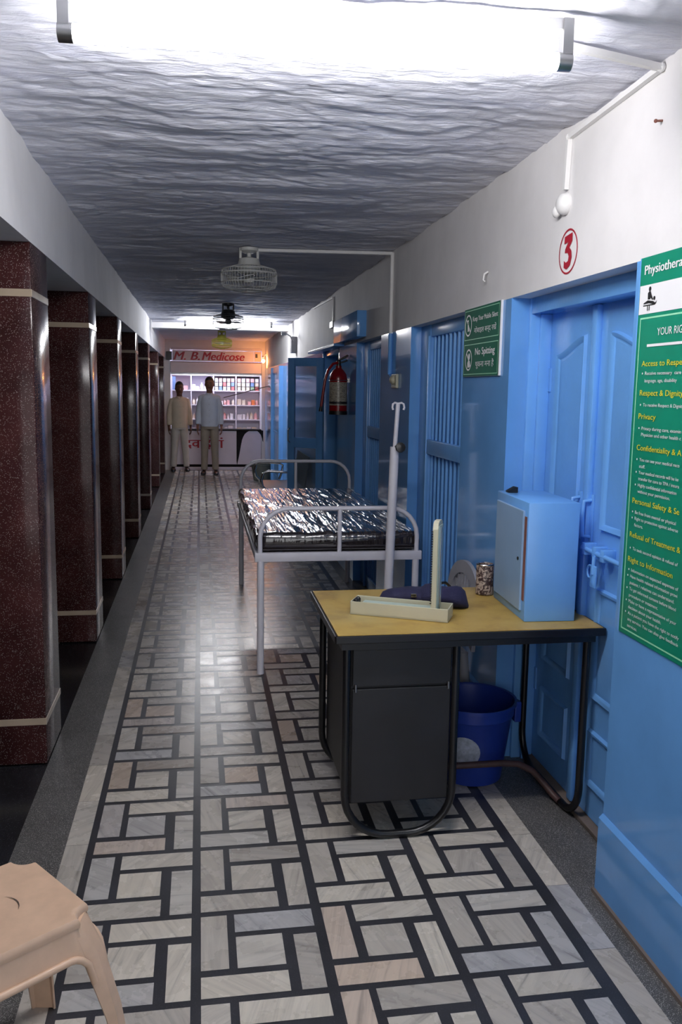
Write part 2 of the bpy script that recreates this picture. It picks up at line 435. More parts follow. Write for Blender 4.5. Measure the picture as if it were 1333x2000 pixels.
# right wall: blue gloss paint below, white plaster above; openings for the door and two barred windows
D0, D1 = 2.27, 3.24          # door recess
G0, G1 = 3.84, 4.846         # nearer barred opening
H0, H1 = 5.67, 6.58          # farther barred opening
O0, O1 = 7.42, 8.28          # opening of the glazed door
wr = MB()
for a, b in ((Y0, D0), (D1, G0), (G1, H0), (H1, O0), (O1, 16.0)): wr.box(XR, 1.56, a, b, 0, ZP, 0)
wr.box(XR, 1.56, Y0, 16.0, ZP, 2.42, 1)
struct(wr.build('wall_right', [M['blue_wall'], M['white_wall']]), 'right wall painted glossy blue below and white above')
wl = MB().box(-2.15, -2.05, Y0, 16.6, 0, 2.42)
struct(wl.build('wall_left', M['dark_wall']), 'wall behind the row of pillars, its gloom put into the dark colour')
wf = MB().box(-2.1, XL, Y0 - .1, Y0, 0, 2.42)  # unseen wall added to block entrance reflections on the pillar fronts
struct(wf.build('wall_blocker', M['dark_wall']), 'unseen added wall blocking entrance glare from the pillar fronts')
bm_ = MB().box(-2.1, XL, Y0, 16.0, 2.02, 2.42)
struct(bm_.build('trim_1', M['white_wall']), 'white beam over the row of pillars')
def skirt(y0, y1):
    mb = MB(); prof = [(XR + .005, 0), (XR - .014, 0), (XR - .014, .238), (XR - .002, .25), (XR + .005, .25)]
    mb.loft([[(x, y0, z) for x, z in prof], [(x, y1, z) for x, z in prof]])
    return mb
b1 = skirt(Y0, D0); b1.box(XR - .024, XR - .01, Y0, D0 + .002, 0, .012, 1)
struct(b1.build('baseboard_right', [M['blue_wall'], M['sill']]), 'blue plastered plinth under the large green poster')
struct(skirt(D1, G0).build('baseboard_right_inner', M['blue_wall']))
# far end wall round the shop
we = MB()
we.box(-2.1, -.52, 16.0, 16.15, 0, 2.42); we.box(1.13, 1.6, 16.0, 16.15, 0, 2.42); we.box(-.52, 1.13, 16.0, 16.15, 2.2, 2.42)
struct(we.build('wall_back', M['white_wall']), 'white end wall around the medicine shop')
sh = MB()
sh.box(-1.0, -.95, 16.15, 17.5, 0, 2.4); sh.box(1.6, 1.65, 16.15, 17.5, 0, 2.4); sh.box(-1.0, 1.65, 17.45, 17.5, 0, 2.4)
struct(sh.build('wall_shop', M['shelf_white']), 'white walls inside the medicine shop')
ln = MB().box(-.61, XR, 11.75, 11.95, 2.27, 2.345)
struct(ln.build('trim_2', M['white_wall']), 'shallow white ceiling beam beyond the far tube light')

# ------------------------------------------------------------------ pillars
PIL = [3.395, 5.08, 6.79, 8.68, 10.75, 13.2, 15.25]
lab = ['nearest maroon terrazzo pillar, cut by the left picture edge', 'second maroon terrazzo pillar from the camera, cream band near its foot', 'third maroon terrazzo pillar from the camera along the corridor',
       'fourth maroon terrazzo pillar from the camera along the corridor', 'fifth dark terrazzo pillar from the camera along the corridor', 'sixth terrazzo pillar, second from the far end of the row', 'last pillar of the row, beside the man in cream shirt']
def make_pillar(y):
    r = thing('pillar', '', 'pillar', (-.72, y + .175, 0), 'maroon terrazzo pillars')
    MB().box(-.83, XL, y, y + .35, .006, 2.02, bev=.006).build('shaft', M['pillar'], r, smooth=True)
    for z in (1.822, .168): MB().box(-.832, XL + .002, y - .002, y + .352, z, z + .028, bev=.002).build('inlay_band', M['cream'], r)
    return r
p0 = make_pillar(PIL[0]); p0['label'] = lab[0]
for i, y in enumerate(PIL[1:]):
    c = copy_tree(p0); c.location.y = y + .175; c['label'] = lab[i + 1]

# ------------------------------------------------------------------ panelled door in its recess
def bead(mb, pts, x, h=.008, w=(0, .006, .016, .024, .034), m=0):
    """moulding running round a closed outline (y, z) on a leaf whose face is at x, facing -x"""
    n = len(pts); P = [Vector(p) for p in pts]; rings = []
    area = sum(P[i].x * P[(i + 1) % n].y - P[(i + 1) % n].x * P[i].y for i in range(n)); sg = 1 if area > 0 else -1
    hs = (0, h, h * .75, -.001, 0)
    for wi, hi in zip(w, hs):
        rg = []
        for i in range(n):
            a = (P[i] - P[i - 1]).normalized(); b = (P[(i + 1) % n] - P[i]).normalized()
            na = Vector((-a.y, a.x)) * sg; nb = Vector((-b.y, b.x)) * sg
            k = (na + nb); k = k / max(.3, (1 + na.dot(nb)))
            q = P[i] + k * wi; rg.append((x - hi - .0005, q.x, q.y))
        rings.append(rg)
    mb.loft(rings, m, caps=False)
def make_door():
    d = bpy.data.objects.new('door_1', None); col.objects.link(d); d.location = (1.345, 2.755, 0); struct(d, 'blue panelled double door in a recess, bolted shut, beside the green poster')
    fr = MB()
    fr.box(1.262, 1.40, D1 - .018, D1 + .02, 0, ZP, bev=.003); fr.box(1.262, 1.40, D0 - .02, D0 + .018, 0, ZP, bev=.003)
    fr.box(1.266, 1.40, D0, D1, 1.80, ZP + .02, bev=.003); fr.box(1.30, 1.345, D1 - .034, D1 - .016, 0, 1.80, bev=.003)
    fr.build('frame', M['blue_wood'], d, smooth=True)
    MB().box(1.312, 1.40, D0, D1, .0005, .018, bev=.003).build('threshold', M['sill'], d)
    ym = 2.80
    for (a, b, hi, lo) in ((ym, D1 - .018, 'in', 0), (D0 + .018, ym, 'in', 0)):
        lf = MB().box(1.345, 1.385, a + .001, b - .001, .022, 1.803)
        left = a == ym
        yi, yo = (2.885, 3.135) if left else (2.70, 2.44)
        def arch(t):  # t from inner (0) to outer (1)
            return 1.707 - .06 * (3 * t * t - 2 * t * t * t)
        top = [(yi + (yo - yi) * t / 14, arch(t / 14)) for t in range(15)]
        bead(lf, [(yi, 1.04)] + top + [(yo, 1.04)], 1.345, .012)
        bead(lf, [(yi, .845), (yi, .45), (yo, .45), (yo, .845)], 1.345, .012)
        bead(lf, [(yi, .34), (yi, .135), (yo, .135), (yo, .34)], 1.345, .012)
        lo_ = lf.build('leaf', M['blue_wood'], d, smooth=True, angle=50)
        if left:
            ag = MB().box(1.322, 1.347, 2.778, 2.818, .022, 1.80, bev=.008); ag.build('astragal', M['blue_wood'], lo_, smooth=True)
        hn = MB()
        ys = D1 - .022 if left else D0 + .022
        for z in (.35, 1.0, 1.55): hn.tube([(1.34, ys, z - .045), (1.34, ys, z + .045)], .007, seg=10); hn.box(1.339, 1.345, ys - .03, ys + .03, z - .045, z + .045)
        hn.build('hinge', M['blue_wood'], lo_, smooth=True)
    bt = MB()
    bt.tube([(1.308, 2.76, .972), (1.308, 2.45, .966)], .0085, seg=12)
    for y in (2.74, 2.66, 2.60): bt.box(1.30, 1.346, y - .014, y + .014, .95, .992, bev=.004)
    bt.tube([(1.30, 2.65, .96), (1.297, 2.648, .90)], .007); bt.box(1.296, 1.303, 2.628, 2.668, .855, .93, bev=.003)
    bt.tube(arc((1.32, 2.715, .895), .022, 0, 360, 16, 'yz')[:-1], .004, closed=True)
    bt.build('sliding_bolt', M['blue_wood'], d, smooth=True)
    pl = MB()
    for y in (2.868, 2.775):
        T = Matrix.Translation((0, 0, 0))
        pl.tube([(1.345, y, 1.135), (1.312, y, 1.13), (1.308, y, 1.08), (1.312, y, 1.01), (1.345, y, 1.005)], .0075, seg=10)
        pl.box(1.338, 1.345, y - .014, y + .014, .985, 1.155, bev=.002)
    pl.build('pull_handle', M['blue_wood'], d, smooth=True)
make_door()

# barred openings
def make_bars(name, y0, y1, label, nb):
    d = bpy.data.objects.new(name, None); col.objects.link(d); d.location = (1.27, (y0 + y1) / 2, 0); struct(d, label)
    x = 1.25; f = MB()
    f.box(x, x + .05, y1 - .20, y1 + .01, 0, ZP + .01, bev=.004); f.box(x, x + .05, y0 - .01, y0 + .09, 0, ZP + .01, bev=.004)
    f.box(x + .004, x + .046, y0, y1, 1.795, ZP + .02, bev=.004); f.box(x + .004, x + .046, y0, y1, 0, .09, bev=.004)
    f.box(x - .014, x + .004, y1 - .21, y1 - .19, 0, 1.80, bev=.004)
    f.build('frame', M['blue_steel'], d, smooth=True)
    MB().box(x - .008, x + .03, y0 + .05, y1 - .16, 1.155, 1.235, bev=.004).build('rail', M['blue_steel'], d, smooth=True)
    a, b = y0 + .11, y1 - .235
    for i in range(nb):
        y = a + (b - a) * i / (nb - 1)
        MB().tube([(x + .02, y, .09), (x + .02, y, 1.80)], .0085, seg=10).build('bar', M['blue_steel'], d, smooth=True)
    MB().box(x + .062, x + .08, y0 - .01, y1 + .01, .0, ZP + .02).build('shutter', M['blue_steel'], d)
make_bars('window_1', G0, G1, 'blue barred opening with a closed blue shutter beside the small green sign', 10)
make_bars('window_2', H0, H1, 'farther blue barred opening beside the fire extinguisher', 9)

# glazed door standing open
def make_glazed():
    d = bpy.data.objects.new('door_2', None); col.objects.link(d); d.location = (1.19, 8.22, 0); struct(d, 'blue glazed door leaf standing open into the corridor')
    fr = MB()
    fr.box(1.17, 1.30, O1 - .012, O1 + .03, 0, ZP, bev=.004); fr.box(1.19, 1.30, O0 - .02, O0 + .05, 0, ZP, bev=.004); fr.box(1.19, 1.30, O0, O1, 1.81, ZP + .015, bev=.004)
    fr.build('frame', M['blue_wood'], d, smooth=True)
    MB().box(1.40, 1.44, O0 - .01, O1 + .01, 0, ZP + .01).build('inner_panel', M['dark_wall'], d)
    A, B = Vector((1.175, 8.235, 0)), Vector((.865, 8.50, 0)); u = (B - A); L = u.length; u.normalize(); n = Vector((u.y, -u.x, 0))
    T = Matrix(((u.x, n.x, 0, A.x), (u.y, n.y, 0, A.y), (0, 0, 1, 0), (0, 0, 0, 1)))
    lf = MB(); w = .075
    lf.box(0, w, -.017, .017, .02, 1.80, T=T, bev=.004); lf.box(L - w, L, -.017, .017, .02, 1.80, T=T, bev=.004)
    for a, b in ((.02, .14), (.93, 1.03), (1.72, 1.80)): lf.box(w - .001, L - w + .001, -.016, .016, a, b, T=T, bev=.004)
    lo = lf.build('leaf', M['blue_wood'], d, smooth=True)
    for a, b in ((.14, .93), (1.03, 1.72)):
        MB().box(w - .004, L - w + .004, -.003, .003, a, b, T=T).build('pane', M['glass'], lo)
    h = MB().tube([T @ Vector((L - .03, -.02, .98)), T @ Vector((L - .03, -.05, 1.0)), T @ Vector((L - .03, -.05, 1.10)), T @ Vector((L - .03, -.02, 1.12))], .006)
    h.build('handle', M['steel'], lo, smooth=True)
make_glazed()
# pilasters and a closed blue door farther down the wall
dd = bpy.data.objects.new('door_3', None); col.objects.link(dd); dd.location = (1.19, 12.9, 0); struct(dd, 'far blue door near the medicine shop')
MB().box(1.13, 1.20, 12.5, 12.75, 0, 1.83, bev=.005).box(1.13, 1.20, 13.9, 14.1, 0, 1.83, bev=.005).box(1.15, 1.20, 12.75, 13.9, 1.74, 1.83).build('frame', M['blue_wood'], dd)
lf = MB().box(1.17, 1.195, 12.75, 13.9, .01, 1.74); bead(lf, [(12.9, 1.0), (12.9, 1.6), (13.75, 1.6), (13.75, 1.0)], 1.17, .01); bead(lf, [(12.9, .15), (12.9, .85), (13.75, .85), (13.75, .15)], 1.17, .01)
lf.build('leaf', M['blue_wood'], dd)

# ------------------------------------------------------------------ lamps
def tube_light(name, label, x0, x1, y0, y1, z, mat):
    c = ((x0 + x1) / 2, (y0 + y1) / 2, z); t = thing(name, label, 'tube light', c)
    d = Vector((x1 - x0, y1 - y0, 0)).normalized(); a, b = Vector((x0, y0, z)), Vector((x1, y1, z))
    MB().tube([a + d * .012, b - d * .012], .019, seg=16).build('tube', mat, t, smooth=True)
    for p, s in ((a, 1), (b, -1)):
        MB().tube([p - d * s * .012, p + d * s * .02], .0198, seg=16).box(p.x - .012, p.x + .012, p.y - .014, p.y + .014, z - .005, ZC - .004).build('end_cap', M['steel'], t, smooth=True)
    n = Vector((-d.y, d.x, 0)); T = Matrix(((d.x, n.x, 0, a.x), (d.y, n.y, 0, a.y), (0, 0, 1, 0), (0, 0, 0, 1)))
    MB().box(-.01, (b - a).length + .01, -.008, .008, ZC - .03, ZC - .002, T=T, bev=.003).build('batten', M['white_plastic'], t)
    return t
tube_light('tube_light', 'bright tube light glowing on the near ceiling', -.282, .833, 2.044, 1.985, 2.25, M['tube_near'])
tube_light('tube_light', 'far tube light glowing on the ceiling before the medicine shop', -.175, .914, 11.3, 11.2, 2.288, M['tube_far'])
# warm bulb at the far corner
bt = thing('light_bulb', 'warm orange bulb glowing at the right end of the shop sign', 'light bulb', (1.13, 15.55, 2.0))
MB().ball((1.125, 15.55, 1.985), (.026, .026, .032)).build('bulb', M['bulb'], bt, smooth=True)
MB().lathe([(.014, 0), (.016, .03), (.02, .034), (.02, .06), (.012, .065)], (1.125, 15.55, 2.012)).tube([(1.125, 15.55, 2.075), (1.16, 15.58, 2.10), (1.19, 15.6, 2.10)], .008).build('bulb_holder', M['white_plastic'], bt, smooth=True)
sb = thing('switchboard', 'pale switch box behind the warm bulb', 'switch box', (1.06, 15.98, 2.09))
MB().box(.99, 1.115, 15.95, 16.0, 1.98, 2.16, bev=.004).build('case', M['orange_panel'], sb)
MB().box(1.01, 1.05, 15.942, 15.952, 2.05, 2.12, bev=.002).build('meter', M['black'], sb)

# conduits and switches
def conduit(name, label, pts, r=.011, mat='white_plastic', sq=True):
    mb = MB()
    for a, b in zip(pts[:-1], pts[1:]): mb.tube([a, b], r, seg=4 if sq else 10)
    for p in pts[1:-1]: mb.ball(p, r * 1.15, seg=8)
    c = sum((Vector(p) for p in pts), Vector()) / len(pts)
    return tag(mb.build(name, M[mat], at=c), label, 'conduit')
conduit('conduit', 'white wiring channel running from the near tube light to the wall switch', [(.85, 2.10, 2.336), (1.18, 2.19, 2.334), (1.181, 2.75, 2.315), (1.181, 2.76, 2.155)])
fc = thing('conduit', 'white conduit from the caged ceiling fan, blue below the paint line', 'conduit', (1.18, 5.3, 2.3))
MB().tube([(.36, 5.42, 2.335), (1.178, 5.335, 2.335)], .011, seg=8).tube([(1.178, 5.335, 2.34), (1.178, 5.335, 1.852)], .0115, seg=8).build('white_run', M['white_plastic'], fc, smooth=True)
MB().tube([(1.178, 5.335, 1.852), (1.178, 5.335, 1.60)], .0135, seg=8).tube([(1.178, 5.335, 1.60), (1.178, 5.25, 1.57)], .008, seg=8).build('blue_run', M['blue_wall'], fc, smooth=True)
conduit('conduit', 'thin conduit on the white wall above the fire extinguisher', [(1.183, 9.1, 2.335), (1.183, 7.75, 2.31), (1.183, 7.75, 2.10)], .008)
sw = thing('ceiling_rose', 'round white switch at the bottom end of the near wiring channel', 'switch', (1.18, 2.765, 2.11))
Tx = Matrix.Translation((1.19, 2.765, 2.112)) @ Matrix.Rotation(R_(-90), 4, 'Y')
MB().lathe([(.034, 0), (.036, .008), (.031, .022), (.018, .032), (.004, .034)], T=Tx).build('dome', M['white_plastic'], sw, smooth=True)
MB().ball((1.172, 2.805, 2.095), (.014, .02, .02)).build('cable_knot', M['white_plastic'], sw, smooth=True)
s2 = thing('wall_switch', 'small ivory switch on the blue wall above the drip stand', 'switch', (1.18, 5.19, 1.55))
MB().box(1.172, 1.19, 5.13, 5.26, 1.515, 1.60, bev=.004).build('plate', M['ivory'], s2)
MB().ball((1.17, 5.2, 1.565), (.022, .032, .028)).build('dome', M['ivory'], s2, smooth=True)
s3 = thing('wall_switch', 'small grey box at the lower end of the thin wall conduit', 'switch', (1.18, 7.75, 2.08))
MB().box(1.165, 1.19, 7.66, 7.84, 2.045, 2.105, bev=.005).build('plate', M['grey_plastic'], s3)
hk = MB().tube([(1.188, 3.53, 1.995), (1.172, 3.53, 1.985), (1.168, 3.53, 1.96), (1.176, 3.53, 1.955)], .004); tag(hk.build('wall_hook', M['white_plastic'], smooth=True, at=(1.18, 3.53, 1.975)), 'small white hook on the wall above the small green sign', 'hook')
nl = MB().tube([(1.19, 2.183, 2.203), (1.172, 2.183, 2.201)], .003).ball((1.171, 2.183, 2.201), .005); tag(nl.build('nail', M['rust'], smooth=True, at=(1.18, 2.183, 2.203)), 'rusty nail high on the white wall above the poster', 'nail')
lb = thing('wall_bracket', 'small dark box with a bent arm on the far right wall', 'wall bracket', (1.17, 10.7, 2.05))  # wall bracket with a box; it holds no lamp
MB().box(1.12, 1.19, 10.72, 10.86, 1.94, 2.14, bev=.005).build('case', M['grey_plastic'], lb)
MB().tube([(1.14, 10.7, 2.08), (1.10, 10.66, 2.14), (1.05, 10.64, 2.165)], .008).tube([(1.05, 10.64, 2.165), (.99, 10.64, 2.165)], .02).build('arm', M['grey_plastic'], lb, smooth=True)

# ------------------------------------------------------------------ ceiling fans
def make_fan(name, label, c, R, body, blade, cage=True):
    x, y, z = c; t = thing(name, label, 'fan', (x, y, ZC))
    MB().lathe([(.055, ZC - z), (.055, ZC - z - .018), (.03, ZC - z - .03), (.012, ZC - z - .032)], c, seg=24).tube([(x, y, ZC - .02), (x, y, z + .07)], .013).box(x - .06, x - .045, y - .01, y + .01, z + .04, ZC, bev=.002).box(x + .045, x + .06, y - .01, y + .01, z + .04, ZC, bev=.002).build('mount', M[body], t, smooth=True)
    MB().lathe([(.02, .10), (.06, .09), (.072, .05), (.072, .02), (.05, .0), (.02, -.005)], c, seg=28).build('motor', M[body], t, smooth=True)
    bl = MB()
    for k in range(3):
        a = R_(20 + 120 * k); T = Matrix.Translation((x, y, z - .03)) @ Matrix.Rotation(a, 4, 'Z') @ Matrix.Rotation(R_(14), 4, 'X')
        w = R * .34
        pts = [(R * .12, -w * .4), (R * .5, -w * .9), (R * .82, -w * .8), (R * .9, 0), (R * .82, w * .8), (R * .5, w * .7), (R * .12, w * .4)]
        bl.prism(pts, .003, T=T)
    bl.lathe([(.002, -.055), (.03, -.05), (.035, -.02), (.02, 0)], c, seg=20)
    bl.build('blades', M[blade], t, smooth=True)
    if cage:
        cg = MB(); n = 56
        for (r, dz, th) in ((R, .0, .0045), (R, -.055, .0035), (R * .96, .025, .003), (R * .55, .045, .003), (R * .33, .05, .004), (R * .6, -.098, .003), (R * .28, -.105, .004)):
            cg.tube([(x + r * math.cos(2 * math.pi * i / 40), y + r * math.sin(2 * math.pi * i / 40), z + dz) for i in range(40)], th, seg=6, closed=True)
        prof = [(R * .3, .05), (R * .6, .044), (R * .96, .025), (R, 0), (R, -.055), (R * .93, -.08), (R * .6, -.098), (R * .25, -.106)]
        for k in range(n):
            a = 2 * math.pi * k / n; cg.tube([(x + r * math.cos(a), y + r * math.sin(a), z + dz) for r, dz in prof], .0013, seg=4, caps=False)
        cg.lathe([(.002, -.112), (.04, -.11), (.042, -.1), (.002, -.098)], c, seg=20)
        cg.build('cage', {'yellow_fan': M['yellow_fan'], 'black': M['steel']}.get(body, M['fan_grey']), t, smooth=True)
    return t
make_fan('ceiling_fan', 'nearest caged ceiling fan hanging beside a white conduit', (.304, 5.42, 2.19), .17, 'fan_grey', 'fan_grey')
make_fan('ceiling_fan', 'dark ceiling fan seen against the far tube light', (.292, 8.95, 2.19), .155, 'black', 'black')
make_fan('ceiling_fan', 'yellowish ceiling fan hanging beyond the far tube light', (.335, 13.2, 2.19), .15, 'yellow_fan', 'ivory')

# ------------------------------------------------------------------ wall signs
XS = 1.186
def big_poster():
    t = thing('rights_poster', 'large green poster of patient rights on the right wall edge', 'poster', (1.188, 1.86, .827))
    mb = MB(); e = lambda k: XS - .0006 * k
    mb.box(XS, XR - .0005, 1.48, 2.243, .827, 1.864, 0)
    T1 = lambda y, z, k=1: wallT(y, z, e(k))
    def rc(y0, z0, y1, z1, m, k=1): rect(mb, 0, 0, y0 - y1, z1 - z0, T1(y0, z0, k), m)
    rc(2.236, 1.714, 1.48, 1.790, 1)                     # white band
    rc(2.243, .827, 2.238, 1.864, 5, 1)                  # pale edge
    outline(mb, 0, 0, .722, .866, .0045, T1(2.226, .839, 1), 4)
    W = lambda s, y, z, cap, m, width=None, bold=0: mb.text(s, T1(y, z, 2), cap, m, width, bold)
    W('Physiotherapy', 2.215, 1.818, .025, 1, .222, .03)
    W('YOUR RIGHTS', 2.131, 1.654, .020, 1, .170, .012)
    rc(2.18, 1.626, 1.56, 1.633, 1, 2)
    # pictogram: therapist beside a patient on a couch
    Tp = T1(2.213, 1.722, 2)
    flat(mb, disc(18, .0065, .0065, .031, .056), Tp, 3)
    flat(mb, [(.021, .046), (.028, .050), (.036, .049), (.042, .038), (.050, .028), (.046, .025), (.037, .033), (.036, .029), (.022, .029)], Tp, 3)
    flat(mb, disc(16, .0055, .0055, .056, .030), Tp, 3)
    flat(mb, [(.001, .021), (.022, .027), (.050, .023), (.062, .018), (.070, .024), (.066, .015), (.055, .014), (.03, .019), (.001, .018)], Tp, 3)
    rect(mb, 0, .0125, .062, .0155, Tp, 3); rect(mb, .021, 0, .0255, .0125, Tp, 3); rect(mb, .030, 0, .0345, .0125, Tp, 3)
    H = .0155; B = .0092
    for s, y, z, wd in (('Access to Respectful Care', 2.201, 1.575, .32), ('Respect & Dignity', 2.201, 1.497, .215), ('Privacy', 2.200, 1.434, .090), ('Confidentiality & A', 2.199, 1.349, .224),
                        ('Personal Safety & Se', 2.204, 1.202, .238), ('Refusal of Treatment &', 2.207, 1.107, .258), ('Right to Information', 2.208, 1.037, .232)):
        W(s, y, z, H, 2, wd, .016)
    body = [(1, 'Receive necessary  care', 1.552, .178), (0, 'language, age, disability', 1.5325, .160), (1, 'To receive Respect & Dignity', 1.468, .200), (1, 'Privacy during care, examin', 1.405, .196), (0, 'Physician and other health c', 1.388, .198),
            (1, 'You can see your medical reco', 1.320, .200), (0, 'staff.', 1.302, .032), (1, 'Your medical records will be ke', 1.285, .200), (0, 'transfer for care to TPA / insura', 1.268, .205), (1, 'Highly confidential information', 1.250, .195), (0, 'without your permission.', 1.233, .166),
            (1, 'Be free from mental or physical', 1.174, .208), (1, 'Right to protection against adverse', 1.157, .220), (0, 'factors.', 1.139, .047), (1, 'To seek second opinion & refusal of', 1.072, .230),
            (1, 'Information on expected expenses of', 1.011, .240), (1, 'Have health related information provi', .9935, .242), (0, 'patient / relatives can understand.', .9755, .230), (1, 'To get informed consent before blood', .958, .240), (0, 'procedure or treatment.', .940, .155),
            (1, 'Make or have a representative of your', .923, .246), (0, 'decision about your health.', .906, .175), (1, 'As a patient you have the right to notify', .889, .262), (0, 'any service. You can also give feedback', .871, .262), (0, 'services.', .853, .055)]
    for b, s, z, wd in body:
        y = 2.18 if z > 1.2 else (2.186 if z > 1.0 else 2.19)
        W(s, y, z, B, 1, wd, .004)
        if b: flat(mb, disc(10, .0028, .0028), T1(y + .014, z + .004, 2), 1)
    mb.fixn = False
    mb.build('sheet', [M['green'], M['sign_white'], M['yellow_ink'], M['black_ink'], M['mint'], M['blue_wood']], t)
big_poster()
def small_sign():
    t = thing('notice_sign', 'small green and white sign about phones and spitting on the blue wall', 'sign', (1.185, 3.57, 1.566))
    x = 1.180; mb = MB(); mb.fixn = False
    MB().box(x + .001, XR, 3.330, 3.806, 1.566, 1.862, bev=.001).build('board', M['sign_white'], t)
    T1 = lambda y, z, k=1: wallT(y, z, x - .0005 * k)
    rect(mb, 0, 0, .468, .294, T1(3.805, 1.567, 0), 0)
    outline(mb, 0, 0, .448, .128, .003, T1(3.795, 1.725), 2); outline(mb, 0, 0, .448, .131, .003, T1(3.795, 1.575), 2)
    mb.text('Keep Your Mobile Silent', T1(3.683, 1.803, 2), .021, 1, .322, .03); mb.text('मोबाइल बन्द रखें', T1(3.660, 1.752, 2), .022, 1, .285, .014)
    mb.text('No Spitting', T1(3.635, 1.658, 2), .030, 1, .252, .04); mb.text('थूकना मना है', T1(3.627, 1.607, 2), .024, 1, .236, .016)
    for z, y in ((1.789, 3.744), (1.639, 3.726)):
        T = T1(y, z, 2); ring(mb, T, .047, .040, 1); a = R_(135)
        mb.add([(math.cos(a) * .044 - .003, math.sin(a) * .044 - .003, 0), (math.cos(a) * .044 + .003, math.sin(a) * .044 + .003, 0), (-math.cos(a) * .044 + .003, -math.sin(a) * .044 + .003, 0), (-math.cos(a) * .044 - .003, -math.sin(a) * .044 - .003, 0)], [(0, 1, 2, 3)], 1, T)
    T = T1(3.744, 1.789, 3); flat(mb, [(-.012, .022), (.004, .026), (.012, -.024), (-.006, -.027)], T, 1); flat(mb, [(-.007, .016), (.002, .018), (.004, .004), (-.004, .003)], T1(3.744, 1.789, 4), 0)
    T = T1(3.726, 1.639, 3); flat(mb, disc(16, .013, .015, .008, .014), T, 1); flat(mb, [(-.012, -.034), (-.014, -.012), (-.004, -.003), (.018, -.003), (.026, -.016), (.022, -.032)], T, 1)
    mb.build('printed_face', [M['dkgreen'], M['sign_white'], M['mint']], t)
small_sign()
rn = thing('room_number', 'painted red number 3 in a red circle over the door', 'room number', (1.188, 2.734, 1.957))
mb = MB(); mb.fixn = False; ring(mb, wallT(2.734, 1.957, 1.1885), .072, .066, 0); mb.build('circle', M['red_ink'], rn)
mb = MB(); mb.fixn = False
fig3 = [(-.030, .050), (.030, .056), (.030, .030), (.010, .012), (.026, .000), (.031, -.022), (.020, -.046), (-.006, -.056), (-.028, -.048), (-.028, -.026), (-.012, -.034), (.004, -.030), (.008, -.016), (-.002, -.004), (-.024, -.002), (-.022, .010), (.000, .030), (-.030, .027)]
bmx = bmesh.new(); vs = [bmx.verts.new((x, y, 0)) for x, y in fig3]; bmx.faces.new(vs); bmesh.ops.triangulate(bmx, faces=bmx.faces[:]); bmx.verts.index_update()
mb.add([v.co[:] for v in bmx.verts], [[v.index for v in f.verts] for f in bmx.faces], 0, wallT(2.734, 1.957, 1.188)); bmx.free()
mb.build('digit', M['red_ink'], rn)
mb = MB(); mb.fixn = False; ring(mb, wallT(7.6, 1.93, 1.187), .07, .05, 0)
tag(mb.build('painted_ring', M['white_paint'], at=(1.187, 7.6, 1.93)), 'number ring with its glare painted white on the white wall above the fire extinguisher', 'wall mark')  # number circle; its glare is put into the white paint
bx = thing('sign_board', 'glossy blue board jutting from the white wall above the far barred opening', 'sign board', (1.17, 6.75, 1.97))
MB().box(1.12, 1.19, 6.2, 7.30, 1.882, 2.068, bev=.004).build('board', M['blue_wall'], bx, smooth=True)
lg = MB().box(1.10, 1.19, 7.15, 8.9, 1.858, 1.88, bev=.003); tag(lg.build('ledge', M['blue_steel'], at=(1.15, 8, 1.87)), 'thin blue ledge over the open glazed door', 'ledge')

# ------------------------------------------------------------------ fire extinguisher
def extinguisher():
    x, y, z0 = 1.108, 6.93, 1.305
    t = thing('fire_extinguisher', 'red fire extinguisher with grey label hung on the blue wall', 'fire extinguisher', (x, y, z0)); r = .072
    MB().lathe([(.02, .006), (r * .7, 0), (r, .02), (r, .285), (r * .94, .315), (r * .62, .35), (.024, .368), (.024, .385)], (x, y, z0), seg=36).build('cylinder', M['red_paint'], t, smooth=True)
    MB().lathe([(r + .0008, .07), (r + .0008, .255)], (x, y, z0), seg=36, caps=False).build('label_band', M['ext_label'], t, smooth=True)
    MB().lathe([(r + .0012, .082), (r + .0012, .100)], (x, y, z0), seg=36, caps=False).build('stripe', M['black_panel'], t, smooth=True)
    MB().lathe([(r * .82, .0), (r + .003, -.004), (r + .003, .024), (r - .001, .026)], (x, y, z0), seg=36).build('foot_ring', M['black'], t, smooth=True)
    v = MB().lathe([(.02, 0), (.02, .035), (.014, .05)], (x, y, z0 + .38)).box(x - .012, x + .012, y - .02, y + .05, z0 + .40, z0 + .425, bev=.004)
    v.tube([(x, y, z0 + .425), (x + .03, y - .01, z0 + .445), (x + .075, y - .01, z0 + .47)], .008).tube([(x, y, z0 + .41), (x + .03, y - .01, z0 + .415), (x + .07, y - .01, z0 + .43)], .007)
    v.build('valve', M['black'], t, smooth=True)
    hp = [(x - .01, y - .02, z0 + .41), (x - .05, y - .03, z0 + .40), (x - .09, y - .04, z0 + .35), (x - .115, y - .045, z0 + .27), (x - .13, y - .045, z0 + .17), (x - .145, y - .045, z0 + .06)]
    MB().tube(hp, .011).build('hose', M['red_paint'], t, smooth=True)
    MB().tube([hp[-1], (x - .149, y - .045, z0 + .02)], [.012, .016]).build('nozzle', M['black'], t, smooth=True)
    MB().tube(arc((x, y, z0 + .27), r + .002, 0, 360, 32, 'xy')[:-1], .003, seg=6, closed=True).box(x + r - .002, XR, y - .012, y + .012, z0 + .255, z0 + .285).build('bracket', M['steel'], t, smooth=True)
extinguisher()

